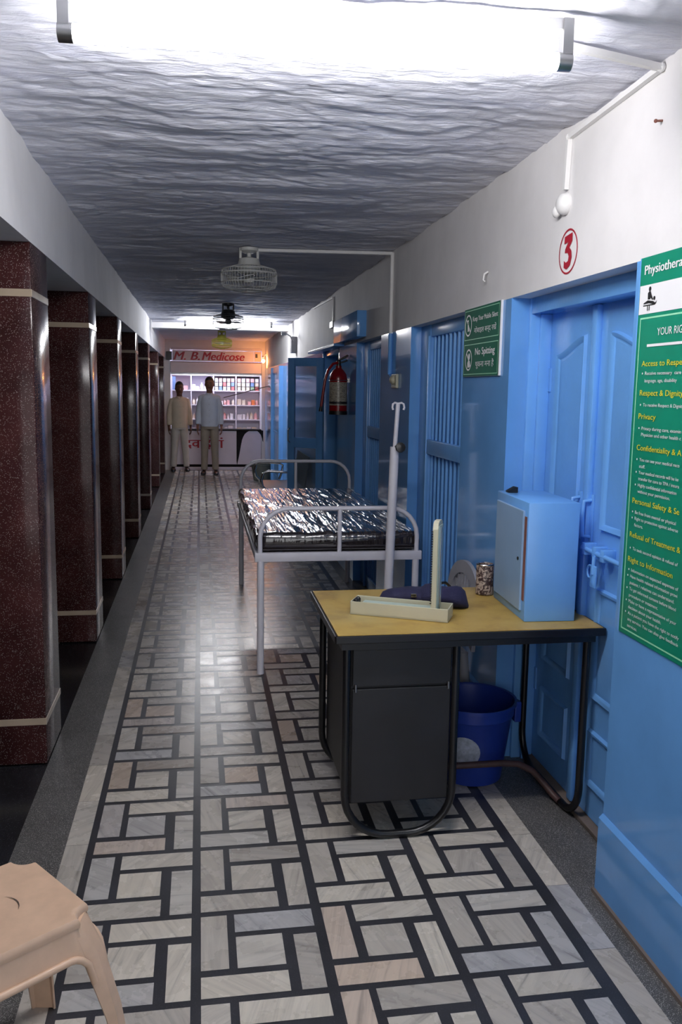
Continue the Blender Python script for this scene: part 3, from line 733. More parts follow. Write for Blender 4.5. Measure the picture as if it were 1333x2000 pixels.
# ------------------------------------------------------------------ desk
DZ = .725
def make_desk():
    t = thing('desk', 'old office desk with scuffed yellow top and black tube legs', 'desk', (.88, 2.93, 0))
    x0, x1, y0, y1 = .425, 1.335, 2.615, 3.24
    MB().box(x0 + .004, x1 - .004, y0 + .004, y1 - .004, DZ - .02, DZ, bev=.001).build('top', M['laminate'], t)
    ed = MB(); 
    ed.box(x0 - .004, x1 + .004, y0 - .006, y0 + .004, DZ - .028, DZ - .002, bev=.003); ed.box(x0 - .004, x1 + .004, y1 - .004, y1 + .006, DZ - .028, DZ - .002, bev=.003)
    ed.box(x0 - .006, x0 + .004, y0, y1, DZ - .028, DZ - .002, bev=.003); ed.box(x1 - .004, x1 + .006, y0, y1, DZ - .028, DZ - .002, bev=.003)
    ed.box(x0 + .02, x1 - .02, y0 + .02, y1 - .02, DZ - .055, DZ - .021)
    ed.build('edge_frame', M['black_steel'], t)
    xa, xb = .466, .836; r = .0135
    def uframe(y, zb, rad):
        zt = DZ - .03
        return [(xa, y, zt), (xa, y, zb + rad)] + arc((xa + rad, y, zb + rad), rad, 180, 270, 8) + arc((xb - rad, y, zb + rad), rad, 270, 360, 8) + [(xb, y, zt)]
    MB().tube(uframe(2.66, .0145, .15), r).build('leg', M['black_steel'], t, smooth=True)
    MB().tube(uframe(3.20, .0145, .15), r).build('leg', M['black_steel'], t, smooth=True)
    xr = 1.298; a, b, rad, zb = 2.662, 3.20, .12, .0145
    pr = [(xr, a, DZ - .03), (xr, a, zb + rad)] + arc((xr, a + rad, zb + rad), rad, 180, 270, 8, 'yz') + arc((xr, b - rad, zb + rad), rad, 270, 360, 8, 'yz') + [(xr, b, DZ - .03)]
    MB().tube(pr, r).build('leg', M['black_steel'], t, smooth=True)
    MB().tube([(.845, 2.885, .138), (1.10, 2.885, .138), (1.16, 2.885, .132), (1.215, 2.88, .105), (1.255, 2.865, .06), (1.28, 2.84, .028), (1.292, 2.80, .018)], .0125).build('foot_rail', M['brown_tube'], t, smooth=True)
    pd = MB().box(.482, .826, 2.672, 3.19, .128, DZ - .05, bev=.004)
    pd.build('pedestal', M['black_panel'], t)
    dr = MB().box(.487, .821, 2.660, 2.675, .535, .668, bev=.003); dro = dr.build('drawer', M['black_panel'], t)
    MB().box(.487, .821, 2.648, 2.664, .662, .671, bev=.002).build('drawer_lip', M['black_steel'], dro)
    do = MB().box(.487, .821, 2.660, 2.675, .132, .528, bev=.003).build('cupboard_door', M['black_panel'], t)
    for xx in (.497, .811): MB().tube([(xx, 2.656, .52), (xx, 2.656, .545)], .004).build('hinge_pin', M['steel'], do)
    
make_desk()

def make_steel_box():
    t = thing('steel_cabinet', 'light blue steel box with a side door on the desk', 'cabinet', (1.184, 2.885, DZ))
    x0, x1, y0, y1, z0, z1 = 1.094, 1.274, 2.705, 3.06, DZ, 1.135
    MB().box(x0, x1, y0, y1, z0, z1, bev=.004).build('body', M['blue_steel'], t, smooth=True)
    dm = MB().box(x0 - .008, x0 + .001, y0 + .034, y1 - .022, z0 + .032, z1 - .032, bev=.002); d = dm.build('door', M['blue_worn'], t)
    MB().box(x0 - .0015, x0 + .001, y0 + .012, y0 + .033, z0 + .07, z1 - .05).build('door_gap', M['rust'], t)
    MB().tube([(x0 - .011, y0 + .065, .934), (x0 - .004, y0 + .065, .934)], .006).build('keyhole', M['black'], d)
    t.rotation_euler.z = R_(-2.5)
make_steel_box()
mb = MB(); mb.prism([(0, 0), (.036, 0), (.036, .02), (.028, .021), (.0, .006)], .03, T=Matrix(((1, 0, 0, 1.115), (0, 0, 1, 2.985), (0, 1, 0, 1.136), (0, 0, 0, 1))))
tag(mb.build('stapler', M['black'], at=(1.13, 3.0, 1.136)), 'small black wedge lying on top of the blue steel box', 'clip')

def make_bp():
    t = thing('blood_pressure_monitor', 'open ivory mercury blood pressure box with its lid upright on the desk', 'blood pressure monitor', (.67, 2.84, DZ))
    A = Vector((.512, 2.873, DZ + .001)); B = Vector((.822, 2.722, DZ + .001)); u = (B - A).normalized(); n = Vector((-u.y, u.x, 0)); L = .345; Wd = .098; Hh = .046
    T = Matrix(((u.x, n.x, 0, A.x), (u.y, n.y, 0, A.y), (0, 0, 1, A.z), (0, 0, 0, 1)))
    tr = MB(); w = .004
    tr.box(0, L, 0, Wd, 0, .006, T=T, bev=.001)
    for b in ((0, L, 0, w), (0, L, Wd - w, Wd), (0, w, 0, Wd), (L - w, L, 0, Wd)): tr.box(*b, .001, Hh, T=T, bev=.0015)
    tr.build('tray', M['ivory'], t)
    MB().box(.03, L - .06, .012, Wd - .012, .006, Hh - .012, T=T, bev=.003).build('inner_cover', M['pale_green'], t)
    MB().ball((.016, .02, Hh), (.01, .01, .008), T=T, seg=10).ball((.016, .045, Hh), (.01, .008, .008), T=T, seg=10).box(.008, .022, .015, .06, Hh - .02, Hh - .002, T=T).build('clasp', M['black'], t, smooth=True)
    # lid standing upright across the tray end
    lid = MB(); lx = L - .062
    pts = [(.004, .012), (Wd - .004, .012), (Wd - .004, .315), (Wd - .012, .335), (Wd - .03, .342), (.03, .342), (.012, .335), (.004, .315)]
    Tl = T @ Matrix(((0, 0, 1, lx), (1, 0, 0, 0), (0, 1, 0, 0), (0, 0, 0, 1)))
    lid.prism(pts, .018, T=Tl); lo = lid.build('lid', M['ivory'], t)
    sc = MB().box(lx + .018, lx + .0205, .012, Wd - .012, .03, .325, T=T); sc.build('scale', M['pale_green'], lo)
    tk = MB()
    for i in range(30): tk.box(lx - .003, lx + .002, .0, .006, .06 + .0085 * i, .063 + .0085 * i, T=T)
    tk.build('graduation', M['black_ink'], lo)
    MB().tube([T @ Vector((lx + .022, Wd * .5, .03)), T @ Vector((lx + .022, Wd * .5, .32))], .003, seg=8).build('glass_column', M['chrome'], lo, smooth=True)
make_bp()
def cuff():
    mb = MB(); st = []
    def lump(c0, c1, r0, r1, sq, seedz):
        rings = []; a, b = Vector(c0), Vector(c1); d = (b - a).normalized(); n = Vector((-d.y, d.x, 0))
        for i in range(13):
            t = i / 12; e = math.sqrt(max(0.02, 1 - abs(2 * t - 1) ** 5)); p = a + (b - a) * t; rg = []
            for k in range(22):
                q = 2 * math.pi * k / 22; s = 1 + .12 * noise.noise(Vector((t * 3, k * .5, seedz)))
                w = (r0 + (r1 - r0) * t) * e * s; h = w * sq
                v = p + n * (w * math.cos(q)); zz = max(0.0, h + h * math.sin(q)); rg.append((v.x, v.y, DZ + .001 + zz))
            rings.append(rg)
        mb.loft(rings)
    lump((.64, 3.02, 0), (.86, 2.97, 0), .042, .055, .62, 1); lump((.78, 3.0, 0), (.955, 2.915, 0), .06, .058, .62, 5); lump((.72, 3.06, 0), (.90, 3.06, 0), .045, .04, .55, 9)
    t = thing('pressure_cuff', 'crumpled navy cloth pressure cuff behind the ivory box', 'pressure cuff', (.8, 3.0, DZ))
    mb.build('cloth', M['navy'], t, smooth=True, angle=80)
    MB().tube([(.86, 2.99, .80), (.90, 3.03, .795), (.93, 3.06, .77), (.91, 3.1, .74)], .005).build('hose', M['black'], t, smooth=True)
    MB().box(.745, .765, 2.932, 2.94, .765, .778, bev=.002).build('buckle', M['chrome'], t)
cuff()
pt = thing('pen_tin', 'small floral printed tin standing beside the blue steel box', 'tin', (1.082, 3.115, DZ))
MB().lathe([(.03, .0), (.034, .004), (.034, .112), (.032, .118), (.028, .118), (.027, .112), (.027, .02), (.002, .02)], (1.082, 3.115, DZ + .0005), seg=28).build('wall', M['brocade'], pt, smooth=True)
MB().tube([(1.082 + .032 * math.cos(2 * math.pi * i / 28), 3.115 + .032 * math.sin(2 * math.pi * i / 28), DZ + .119) for i in range(28)], .003, seg=6, closed=True).build('rim', M['chrome'], pt, smooth=True)

# bucket under the desk
def make_bucket(name, label, c, r0, r1, h, body, sticker=False):
    x, y = c; t = thing(name, label, 'bucket', (x, y, 0))
    MB().lathe([(r0 * .9, .0), (r0, .004), (r0 + (r1 - r0) * .8, h * .82), (r1 * .985, h * .84), (r1, h), (r1 + .008, h + .002), (r1 + .008, h - .012), (r1 + .002, h - .013), (r1 - .004, h - .003), (r0 - .004, .012), (.002, .01)], (x, y, .001), seg=44).build('shell', M[body], t, smooth=True)
    if sticker:
        st = MB(); n = 24; rr = .062; cz = h * .47; a0 = R_(-118); rings = []
        for q in (1.0, .75, .5, .25, .02):
            rg = []
            for i in range(n):
                px, z = q * rr * math.cos(2 * math.pi * i / n), cz + q * rr * math.sin(2 * math.pi * i / n)
                R0 = r0 + (r1 - r0) * .8 * z / (h * .82) + .0015; an = a0 + px / R0; rg.append((x + R0 * math.cos(an), y + R0 * math.sin(an), z))
            rings.append(rg)
        st.loft(rings, caps=False); st.build('sticker', M['bucket_label'], t, smooth=True)
        ls = MB(); a = R_(-12); px, py = x + (r1 + .008) * math.cos(a), y + (r1 + .008) * math.sin(a)
        ls.box(px - .012, px + .014, py - .02, py + .02, h * .72, h * .98, bev=.004); ls.build('handle_lug', M[body], t)
        hd = [(x + (r1 + .016) * math.cos(R_(q)), y + (r1 + .016) * math.sin(R_(q)), h * .84 + .03 * math.sin(R_(q + 12))) for q in range(-12, 169, 12)]
        MB().tube(hd, .0035, seg=8).build('handle', M['steel'], t, smooth=True)
make_bucket('bucket', 'dark blue plastic bucket with a pale sticker under the desk', (1.045, 3.10), .122, .165, .315, 'bucket', True)
make_bucket('bucket', 'grey bucket on the far floor before the medicine shop', (1.0, 14.15), .13, .18, .30, 'grey_bucket')

# grey plastic chair behind the desk, back to the wall
def make_chair():
    t = thing('plastic_chair', 'grey moulded plastic chair between the desk and the barred opening', 'chair', (.95, 3.58, 0))
    xb = 1.115; yc = 3.56; hw = .215
    st = MB().box(.70, 1.10, yc - .2, yc + .2, .405, .425, bev=.009); st.build('seat', M['grey_plastic'], t, smooth=True)
    bk = MB(); out = [(-hw, .42), (-hw * 1.0, .62)] + [(-hw * math.cos(R_(a)), .62 + .145 * math.sin(R_(a))) for a in range(12, 180, 12)] + [(hw, .62), (hw, .42)]
    inn = [(-hw * .72, .44), (-hw * .72, .61)] + [(-hw * .72 * math.cos(R_(a)), .61 + .10 * math.sin(R_(a))) for a in range(12, 180, 12)] + [(hw * .72, .61), (hw * .72, .44)]
    n = len(out); V = []; th = .016
    for (pts, dx) in ((out, 0), (inn, 0), (out, th), (inn, th)):
        V += [(xb + dx + .03 * ((z - .42) / .35), yc + y, z) for y, z in pts]
    Fc = []
    for i in range(n - 1):
        Fc += [(i, i + 1, n + i + 1, n + i), (2 * n + i, 3 * n + i, 3 * n + i + 1, 2 * n + i + 1), (i, 2 * n + i, 2 * n + i + 1, i + 1), (n + i, n + i + 1, 3 * n + i + 1, 3 * n + i)]
    Fc += [(0, n, 3 * n, 2 * n), (n - 1, 3 * n - 1, 4 * n - 1, 2 * n - 1)]
    bk.add(V, Fc); bo = bk.build('backrest', M['grey_plastic'], t, smooth=True, angle=35)
    sl = MB()
    for k in range(-3, 4):
        y = yc + k * .04; zt = .61 + .098 * math.sqrt(max(0, 1 - (k * .04 / (hw * .68)) ** 2))
        sl.add([(xb + .004, y - .013, .43), (xb + .004, y + .013, .43), (xb + .027, y + .013, zt), (xb + .027, y - .013, zt), (xb + .014, y - .013, .43), (xb + .014, y + .013, .43), (xb + .037, y + .013, zt), (xb + .037, y - .013, zt)], [(0, 1, 2, 3), (7, 6, 5, 4), (0, 4, 5, 1), (1, 5, 6, 2), (2, 6, 7, 3), (3, 7, 4, 0)])
    sl.build('slats', M['grey_plastic'], bo)
    for x, y, dx, dy in ((.72, yc - .18, -.02, -.02), (.72, yc + .18, -.02, .02), (1.09, yc - .18, .04, -.02), (1.09, yc + .18, .04, .02)):
        MB().tube([(x, y, .41), (x + dx, y + dy, .002)], [.022, .017], seg=10).build('leg', M['grey_plastic'], t, smooth=True)
make_chair()

# ------------------------------------------------------------------ bed, mattress and drip stand
def make_bed():
    t = thing('hospital_bed', 'white iron hospital bed with arched ends along the blue wall', 'bed', (.72, 5.5, 0))
    xa, xb, ya, yb = .298, 1.146, 4.40, 6.52
    fr = MB()
    fr.box(xa - .022, xb + .02, ya - .016, ya + .016, .608, .655, bev=.003); fr.box(xa - .022, xb + .02, yb - .016, yb + .016, .608, .655, bev=.003)
    fr.box(xa - .02, xa + .012, ya, yb, .612, .65, bev=.003); fr.box(xb - .012, xb + .02, ya, yb, .612, .65, bev=.003)
    fr.box(xa, xb, ya, yb, .634, .642)
    for y in (5.1, 5.8): fr.box(xa, xb, y - .015, y + .015, .61, .635)
    fr.build('frame', M['white_paint'], t, smooth=True)
    for x, y in ((xa + .009, ya), (xb - .009, ya), (xa + .009, yb), (xb - .009, yb)):
        MB().tube([(x, y, .003), (x, y, .61)], .0185, seg=16).build('leg', M['white_paint'], t, smooth=True)
    for y, top, lab_ in ((ya, .885, 'footboard'), (yb, .955, 'headboard')):
        r = .15; pts = [(xa + .006, y, .65), (xa + .006, y, top - r)] + [(xa + .006 + r - r * math.cos(R_(a)), y, top - r + r * math.sin(R_(a))) for a in range(15, 91, 15)] + [(xb - .006 - r + r * math.cos(R_(a)), y, top - r + r * math.sin(R_(a))) for a in range(90, 0, -15)] + [(xb - .006, y, top - r), (xb - .006, y, .65)]
        MB().tube(pts, .0125, seg=12).tube([((xa + xb) / 2, y, .65), ((xa + xb) / 2, y, top)], .0115, seg=12).build(lab_, M['white_paint'], t, smooth=True)
make_bed()
def make_mattress():
    x0, x1, y0, y1, z0, z1 = .278, 1.168, 4.43, 6.49, .657, .752
    prof = []; nx = 90
    for i in range(nx + 1): prof.append((x0 + .03 + (x1 - x0 - .06) * i / nx, 1.0))
    for a in range(10, 180, 10): prof.append((x1 - .03 + .03 * math.sin(R_(a)), .5 + .5 * math.cos(R_(a))))
    for i in range(11): prof.append((x1 - .03 - (x1 - x0 - .06) * i / 10, 0.0))
    for a in range(10, 180, 10): prof.append((x0 + .03 - .03 * math.sin(R_(a)), .5 - .5 * math.cos(R_(a))))
    mb = MB(); rings = []; ny = 150
    for j in range(ny + 1):
        t = j / ny; y = y0 + (y1 - y0) * t; e = 1.0; ed = min(y - y0, y1 - y)
        k = min(1, ed / .02); sh = 1 - .08 * (1 - k) ** 2
        rg = []
        for px, pz in prof:
            z = z0 + (z1 - z0) * (.5 + (pz - .5) * (1 - .25 * (1 - k) ** 2)); x = .723 + (px - .723) * (1 - .01 * (1 - k) ** 2)
            d = 0
            if pz > .9:
                cx0 = (x + .16 * y)
                d = .007 * noise.noise(Vector((cx0 * 12, y * 2.2, 1))) + .004 * noise.noise(Vector((cx0 * 30, y * 4, 4))) - .006 * max(0, abs(x - .72) - .40) * 10
                d += .004 * noise.noise(Vector((x * 3, y * 2, 8)))
            else:
                d = 0; w = .004 * noise.noise(Vector((z * 40, y * 9, 2))); x += w if x > .7 else -w
            rg.append((x, y, z + d))
        rings.append(rg)
    mb.loft(rings)
    return tag(mb.build('mattress', M['wrap'], smooth=True, angle=60, at=(.723, 5.46, .657)), 'dark mattress wrapped in crinkled clear plastic on the hospital bed', 'mattress')
make_mattress()
def make_drip():
    t = thing('drip_stand', 'white drip stand leaning by the near end of the bed', 'drip stand', (.955, 4.29, 0))
    b, k, tp = Vector((.955, 4.29, .02)), Vector((.985, 4.30, 1.215)), Vector((.997, 4.30, 1.435))
    MB().tube([b, k], .0235, seg=18).build('lower_tube', M['white_paint'], t, smooth=True)
    MB().tube([b + (k - b) * .98, tp], .0115, seg=14).build('upper_rod', M['white_paint'], t, smooth=True)
    kb = MB().tube([(.99, 4.29, 1.215), (1.0, 4.25, 1.215)], .009)
    kb.lathe([(.012, -.012), (.024, -.008), (.027, .0), (.024, .01), (.004, .014)], T=Matrix.Translation((1.002, 4.245, 1.215)) @ Matrix.Rotation(R_(80), 4, 'X'), seg=10); kb.build('knob', M['black'], t, smooth=True)
    for s in (-1, 1):
        MB().tube([tp, tp + Vector((s * .018, -.003, .004)), tp + Vector((s * .028, -.006, -.003)), tp + Vector((s * .031, -.008, -.02)), tp + Vector((s * .027, -.01, -.032))], .0055).build('hook', M['white_paint'], t, smooth=True)
    bs = MB()
    for a in (45, 135, 225, 315): bs.tube([b, b + Vector((.14 * math.cos(R_(a)), .07 * math.sin(R_(a)), -.008))], .012)
    bs.build('base', M['white_paint'], t, smooth=True)
make_drip()

# ------------------------------------------------------------------ steel waiting seats beyond the bed
def make_bench():
    t = thing('waiting_bench', 'chrome steel waiting bench against the wall beyond the bed', 'bench', (.95, 9.9, 0))
    y0, y1 = 9.15, 10.3
    MB().box(.70, 1.14, y0 + .03, y1 - .03, .40, .415, bev=.005).build('seat', M['black'], t)
    T = Matrix.Translation((1.12, 0, .44)) @ Matrix.Rotation(R_(8), 4, 'Y')
    MB().box(-.008, .004, y0 + .03, y1 - .03, 0, .34, T=T, bev=.004).build('backrest', M['black'], t)
    for y in (y0, y1):
        pts = [(.71, y, .41), (.66, y, .46), (.645, y, .53), (.665, y, .60), (.72, y, .628), (.95, y, .615), (.985, y, .59), (.97, y, .50), (.94, y, .42)]
        MB().tube(pts, .014).build('armrest', M['chrome'], t, smooth=True)
    MB().box(.90, .95, y0 + .1, y1 - .1, .36, .40).build('beam', M['black'], t)
    for y in (y0 + .25, y1 - .25):
        MB().tube([(.925, y, .38), (.925, y, .05)], .02).tube([(.68, y, .02), (.80, y, .05), (1.05, y, .05), (1.15, y, .02)], .016).build('leg', M['chrome'], t, smooth=True)
make_bench()

# ------------------------------------------------------------------ peach plastic stool
def make_stool():
    ctr = Vector((-.425, 1.71, 0)); t = thing('plastic_stool', 'peach plastic stool with a notched square seat in the near left corner', 'stool', ctr)
    a, zs = .15, .44; c = .046
    def corner(sx, sy):
        # concave notch at one corner, counter-clockwise
        pts = []
        for k in range(9):
            q = R_(90 * k / 8); pts.append((a + .012 - c * math.cos(q) * 1.0, a + .012 - c * math.sin(q) * 1.0))
        return pts
    def bez(A, c, k, n=6):
        return [((1 - q) ** 2 * A + 2 * q * (1 - q) * (A - k) + q * q * (A - c), (1 - q) ** 2 * (A - c) + 2 * q * (1 - q) * (A - k) + q * q * A) for q in (i / n for i in range(n + 1))]
    base = bez(a, .040, .036)
    def outl(off, z, dz=0):
        out = []
        for r in range(4):
            ca, sa = [(1, 0), (0, 1), (-1, 0), (0, -1)][r]
            for x, y in base:
                k = 1 + off / a; X, Y = x * k, y * k; out.append((ctr.x + X * ca - Y * sa, ctr.y + X * sa + Y * ca, z))
        return out
    st = MB(); st.loft([outl(-.06, zs - .004), outl(-.012, zs - .001), outl(-.004, zs - .0005), outl(0, zs - .005), outl(.002, zs - .012), outl(.001, zs - .02), outl(-.006, zs - .02), outl(-.008, zs - .008), outl(-.06, zs - .008)], caps=True)
    so = st.build('seat', M['peach'], t, smooth=True, angle=50)
    gv = MB(); gv.fixn = False
    for (r0, r1, q0, q1) in ((.050, .0525, -40, 40), (.050, .0525, 120, 215)):
        V = []; n = 16
        for i in range(n + 1):
            q = R_(q0 + (q1 - q0) * i / n); w = math.sin(math.pi * i / n) * (r1 - r0); V += [(ctr.x + r0 * math.cos(q), ctr.y + r0 * math.sin(q), zs - .0025), (ctr.x + (r0 + w) * math.cos(q), ctr.y + (r0 + w) * math.sin(q), zs - .0025)]
        gv.add(V, [(2 * i, 2 * i + 2, 2 * i + 3, 2 * i + 1) for i in range(n)])
    gv.add([(ctr.x + .007 * math.cos(R_(30 * i)), ctr.y + .007 * math.sin(R_(30 * i)), zs - .0025) for i in range(12)], [tuple(range(12))])
    gv.build('groove', M['peach_mark'], so)
    # aprons with arched lower lips
    for r in range(4):
        ca, sa = [(1, 0), (0, 1), (-1, 0), (0, -1)][r]; RT = Matrix(((ca, -sa, 0, ctr.x), (sa, ca, 0, ctr.y), (0, 0, 1, 0), (0, 0, 0, 1)))
        n = 28; V = []; lip = []
        for i in range(n + 1):
            s = -1 + 2 * i / n; e = max(0, abs(s) - .74) / .26
            y = s * .114 + math.copysign(.012 * e, s); zb = zs - .072 - .062 * (1 - math.sqrt(max(0, 1 - e * e))); gx = .016 + .011 * e
            for dz, dx in ((zs - .014, 0), (zb, gx)):
                yy = y * (.84 if dx == 0 else 1); V += [(a + dx - .002, yy, dz), (a + dx - .006, yy, dz)]
            lip.append((a + gx, y, zb))
        Fc = []
        for i in range(n):
            k = 4 * i; Fc += [(k, k + 4, k + 6, k + 2), (k + 1, k + 3, k + 7, k + 5), (k + 2, k + 6, k + 7, k + 3), (k, k + 1, k + 5, k + 4)]
        mb = MB().add(V, Fc, 0, RT); mb.tube(lip, .0075, seg=10, T=RT)
        mb.build('apron', M['peach'], t, smooth=True, angle=60)
        # L-shaped splayed leg at each corner
        rings = []
        for z, off, w in ((zs - .018, -.004, .062), (zs - .04, .004, .061), (zs - .08, .016, .060), (.22, .042, .05), (.012, .066, .042), (.001, .067, .041)):
            A = a + off; th = .0045
            cc = min(.036 if z > zs - .05 else .028, w - .008); kk = cc * .52; outp = [(A, A - w)] + bez(A, cc, kk) + [(A - w, A)]
            inp = [(A - w, A - th)] + [(x - th, y - th) for x, y in bez(A, cc, kk)][::-1] + [(A - th, A - w)]
            rings.append([(x, y, z) for x, y in outp + inp])
        MB().loft(rings, 0, RT).build('leg', M['peach'], t, smooth=True, angle=45)
    t.rotation_euler.z = R_(36.87)
make_stool()

# ------------------------------------------------------------------ medicine shop
def make_shop():
    cnt = thing('shop_counter', 'white shop counter front with red lettering and dark arch shapes painted as shaded openings', 'counter', (.3, 16.1, 0))
    MB().box(-.515, 1.125, 16.0, 16.30, .10, .72, bev=.003).build('front_panel', M['shop_white'], cnt)
    MB().box(-.517, 1.127, 15.985, 16.36, .72, .745, bev=.003).build('top', M['slab_and_shade'], cnt)
    MB().box(-.517, 1.127, 15.97, 16.0, .0, .055, bev=.003).build('kick_sill', M['shop_white'], cnt)
    MB().box(-.515, 1.125, 16.02, 16.30, .0, .10).build('plinth', M['slab_and_shade'], cnt)  # shadowed gap below the panel, drawn as a near-black block
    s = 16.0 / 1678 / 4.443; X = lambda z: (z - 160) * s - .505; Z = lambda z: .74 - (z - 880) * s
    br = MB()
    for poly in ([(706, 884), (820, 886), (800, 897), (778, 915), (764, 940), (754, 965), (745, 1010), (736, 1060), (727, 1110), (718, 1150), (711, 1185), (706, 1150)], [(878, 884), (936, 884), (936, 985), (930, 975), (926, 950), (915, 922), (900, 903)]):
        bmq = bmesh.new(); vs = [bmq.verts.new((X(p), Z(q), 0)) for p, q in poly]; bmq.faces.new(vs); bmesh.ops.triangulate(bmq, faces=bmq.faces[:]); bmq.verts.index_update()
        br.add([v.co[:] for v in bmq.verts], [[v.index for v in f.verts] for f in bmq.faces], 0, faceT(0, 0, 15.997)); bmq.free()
    br.fixn = False; br.build('arch_shade', M['slab_and_shade'], cnt)  # flat dark shapes; the shade inside the openings is their colour
    tx = MB(); tx.fixn = False; tx.text('दवाईयां', faceT(-.285, .405, 15.9965), .165, 0, .715, .03); tx.build('lettering', M['red_ink'], cnt)
    sg = thing('shop_sign', 'white shop sign with bold red italic lettering across the corridor end', 'shop sign', (.3, 15.98, 2.06))
    MB().box(-.48, .985, 15.955, 15.999, 1.972, 2.165, bev=.004).build('board', M['shop_white'], sg)
    tx = MB(); tx.fixn = False
    for st, x, w, sz in (('M. B.', -.455, .46, .15), ('Medicose', .05, .76, .15)):
        tx.text(st, faceT(x + .008, 1.984, 15.952), sz, 1, w, .03, .28); tx.text(st, faceT(x, 1.994, 15.949), sz, 0, w, .03, .28)
    tx.build('lettering', [M['red_ink'], M['shop_white']], sg)
    hd = thing('shutter_box', 'white rolled shutter housing between the shop sign and the shelves', 'shutter', (.3, 16, 1.86))
    MB().box(-.515, 1.125, 15.99, 16.18, 1.765, 1.955, bev=.006).build('housing', M['shop_white'], hd)
    MB().box(-.515, 1.125, 16.02, 16.08, 1.735, 1.764, bev=.004).build('bottom_bar', M['steel'], hd)
    MB().box(-.515, 1.125, 15.99, 16.0, 1.955, 1.968).build('flashing', M['rust'], hd)
    ub = MB().box(-.51, 1.12, 15.985, 16.18, 2.17, 2.215); tag(ub.build('lintel_strip', M['shop_white'], at=(.3, 16.05, 2.19)), 'pale strip above the shop sign under the end wall', 'strip')
    bx = MB().box(-.585, -.485, 15.90, 15.99, 1.985, 2.135, bev=.006); tag(bx.build('loudspeaker', M['black'], at=(-.53, 15.95, 2.06)), 'black box at the left end of the shop sign', 'loudspeaker')
    # shelves
    xs = [-.515, -.155, .26, .68, 1.14]; zs = [.70, .905, 1.175, 1.445, 1.735]
    un = thing('medicine_shelf', 'white lit shelf unit of pigeonholes inside the medicine shop', 'shelf unit', (.31, 16.62, 0))
    for x in xs: MB().box(x - .011, x + .011, 16.5, 16.76, .02, 1.745).build('upright', M['shelf_white'], un)
    for z in zs + [.4]: MB().box(xs[0], xs[-1], 16.503, 16.758, z - .01, z + .01).build('shelf', M['shelf_white'], un)
    MB().box(xs[0], xs[-1], 16.758, 16.77, .02, 1.745).build('back_panel', M['shelf_white'], un)
    # shop tube light above the opening, shining on the shelves
    lt = thing('tube_light', 'shop tube light hidden behind the shutter housing', 'tube light', (.3, 16.3, 1.93))
    MB().tube([(-.3, 16.3, 1.92), (.9, 16.3, 1.92)], .018).build('tube', M['shop_tube'], lt, smooth=True)
    MB().box(-.32, .92, 16.27, 16.33, 1.945, 1.97).build('batten', M['white_plastic'], lt)
    # contents
    def carton(x, y, z, w, h, d, mi, label, group):
        o = tag(MB().box(x, x + w, y, y + d, z, z + h, bev=.003).build('medicine_carton', PACK[mi], at=(x + w / 2, y + d / 2, z)), label, 'carton', group); return o
    def bottle(x, y, z, h, mi, label, group):
        t = thing('medicine_bottle', label, 'bottle', (x, y, z), group); r = h * .22
        MB().lathe([(r * .9, 0), (r, .004), (r, h * .66), (r * .5, h * .8), (r * .45, h * .86)], (x, y, z), seg=14).build('body', PACK[mi], t, smooth=True)
        MB().lathe([(r * .55, h * .84), (r * .55, h)], (x, y, z), seg=14).build('cap', M['sign_white'], t, smooth=True)
    rows = ['bottom', 'third', 'second', 'top']; bays = ['first', 'second', 'third', 'last']
    rg = random.Random(3)
    for b in range(4):
        for r in range(4):
            z = zs[r] + .0105; x = xs[b] + .02; xe = xs[b + 1] - .02
            lab_c = 'small cartons on the %s shelf, %s bay from the left of the medicine shop' % (rows[r], bays[b])
            lab_c = 'small carton on the %s shelf of the %s bay from left in the shop' % (rows[r], bays[b]); grp = 'cartons on the %s shelf, %s bay' % (rows[r], bays[b])
            lab_b = 'small bottle on the %s shelf of the %s bay from left in the shop' % (rows[r], bays[b]); grb = 'bottles on the %s shelf, %s bay' % (rows[r], bays[b])
            if r == 3 and b >= 2:      # stacks of packs with dark gaps
                n = 5; pw = (xe - x) / n
                for i in range(n):
                    zz = z
                    for k in range(3):
                        carton(x + i * pw + .008, 16.53, zz, pw - .020, .066, .16, rg.choice([0, 0, 1, 0, 6, 0, 1, 5, 2, 3] if k < 2 else [0, 0, 1, 6]), lab_c, grp); zz += .0662
                        if k < 2: tag(MB().box(x + i * pw + .012, x + (i + 1) * pw - .016, 16.535, 16.69, zz, zz + .012, bev=.002).build('carton_lid', M['dark_wall'], at=(x + i * pw + .04, 16.6, zz)), 'dark strip painted as the shaded gap between cartons, top shelf of the %s bay in the shop' % bays[b], 'carton', 'painted gap shade strips, %s bay' % bays[b]); zz += .0122  # dark strips draw the shade in the gaps between stacked packs
                continue
            while x < xe - .05:
                if rg.random() < .14: x += rg.uniform(.02, .06); continue
                if rg.random() < .45 and r in (1, 2) or (r == 3 and rg.random() < .3):
                    h = rg.uniform(.09, .15); bottle(x + h * .24, 16.58, z, h, rg.choice([0, 0, 1, 6]), lab_b, grb); x += h * .5 + .01
                else:
                    w = rg.uniform(.045, .1); h = rg.uniform(.05, .12) if r else rg.uniform(.04, .09)
                    if x + w > xe: break
                    carton(x, 16.54, z, w, h, .12, rg.choice([0, 0, 0, 1, 6, 6, 0, 1]) if not (b == 3 and r == 2) else rg.choice([1, 6, 4, 3]), lab_c, grp); x += w + rg.uniform(.004, .02)
    cd = MB().box(-.50, -.44, 16.52, 16.53, 1.456, 1.70); tag(cd.build('display_card', PACK[2], at=(-.47, 16.52, 1.456)), 'tall blue card at the left end of the top shop shelf', 'card')
    rod = MB().tube([(.42, 15.45, 1.33), (1.19, 15.15, 1.545)], .008); tag(rod.build('metal_rod', M['steel'], smooth=True, at=(.8, 15.3, 1.44)), 'thin grey rod slanting from the blue wall before the shop', 'rod')
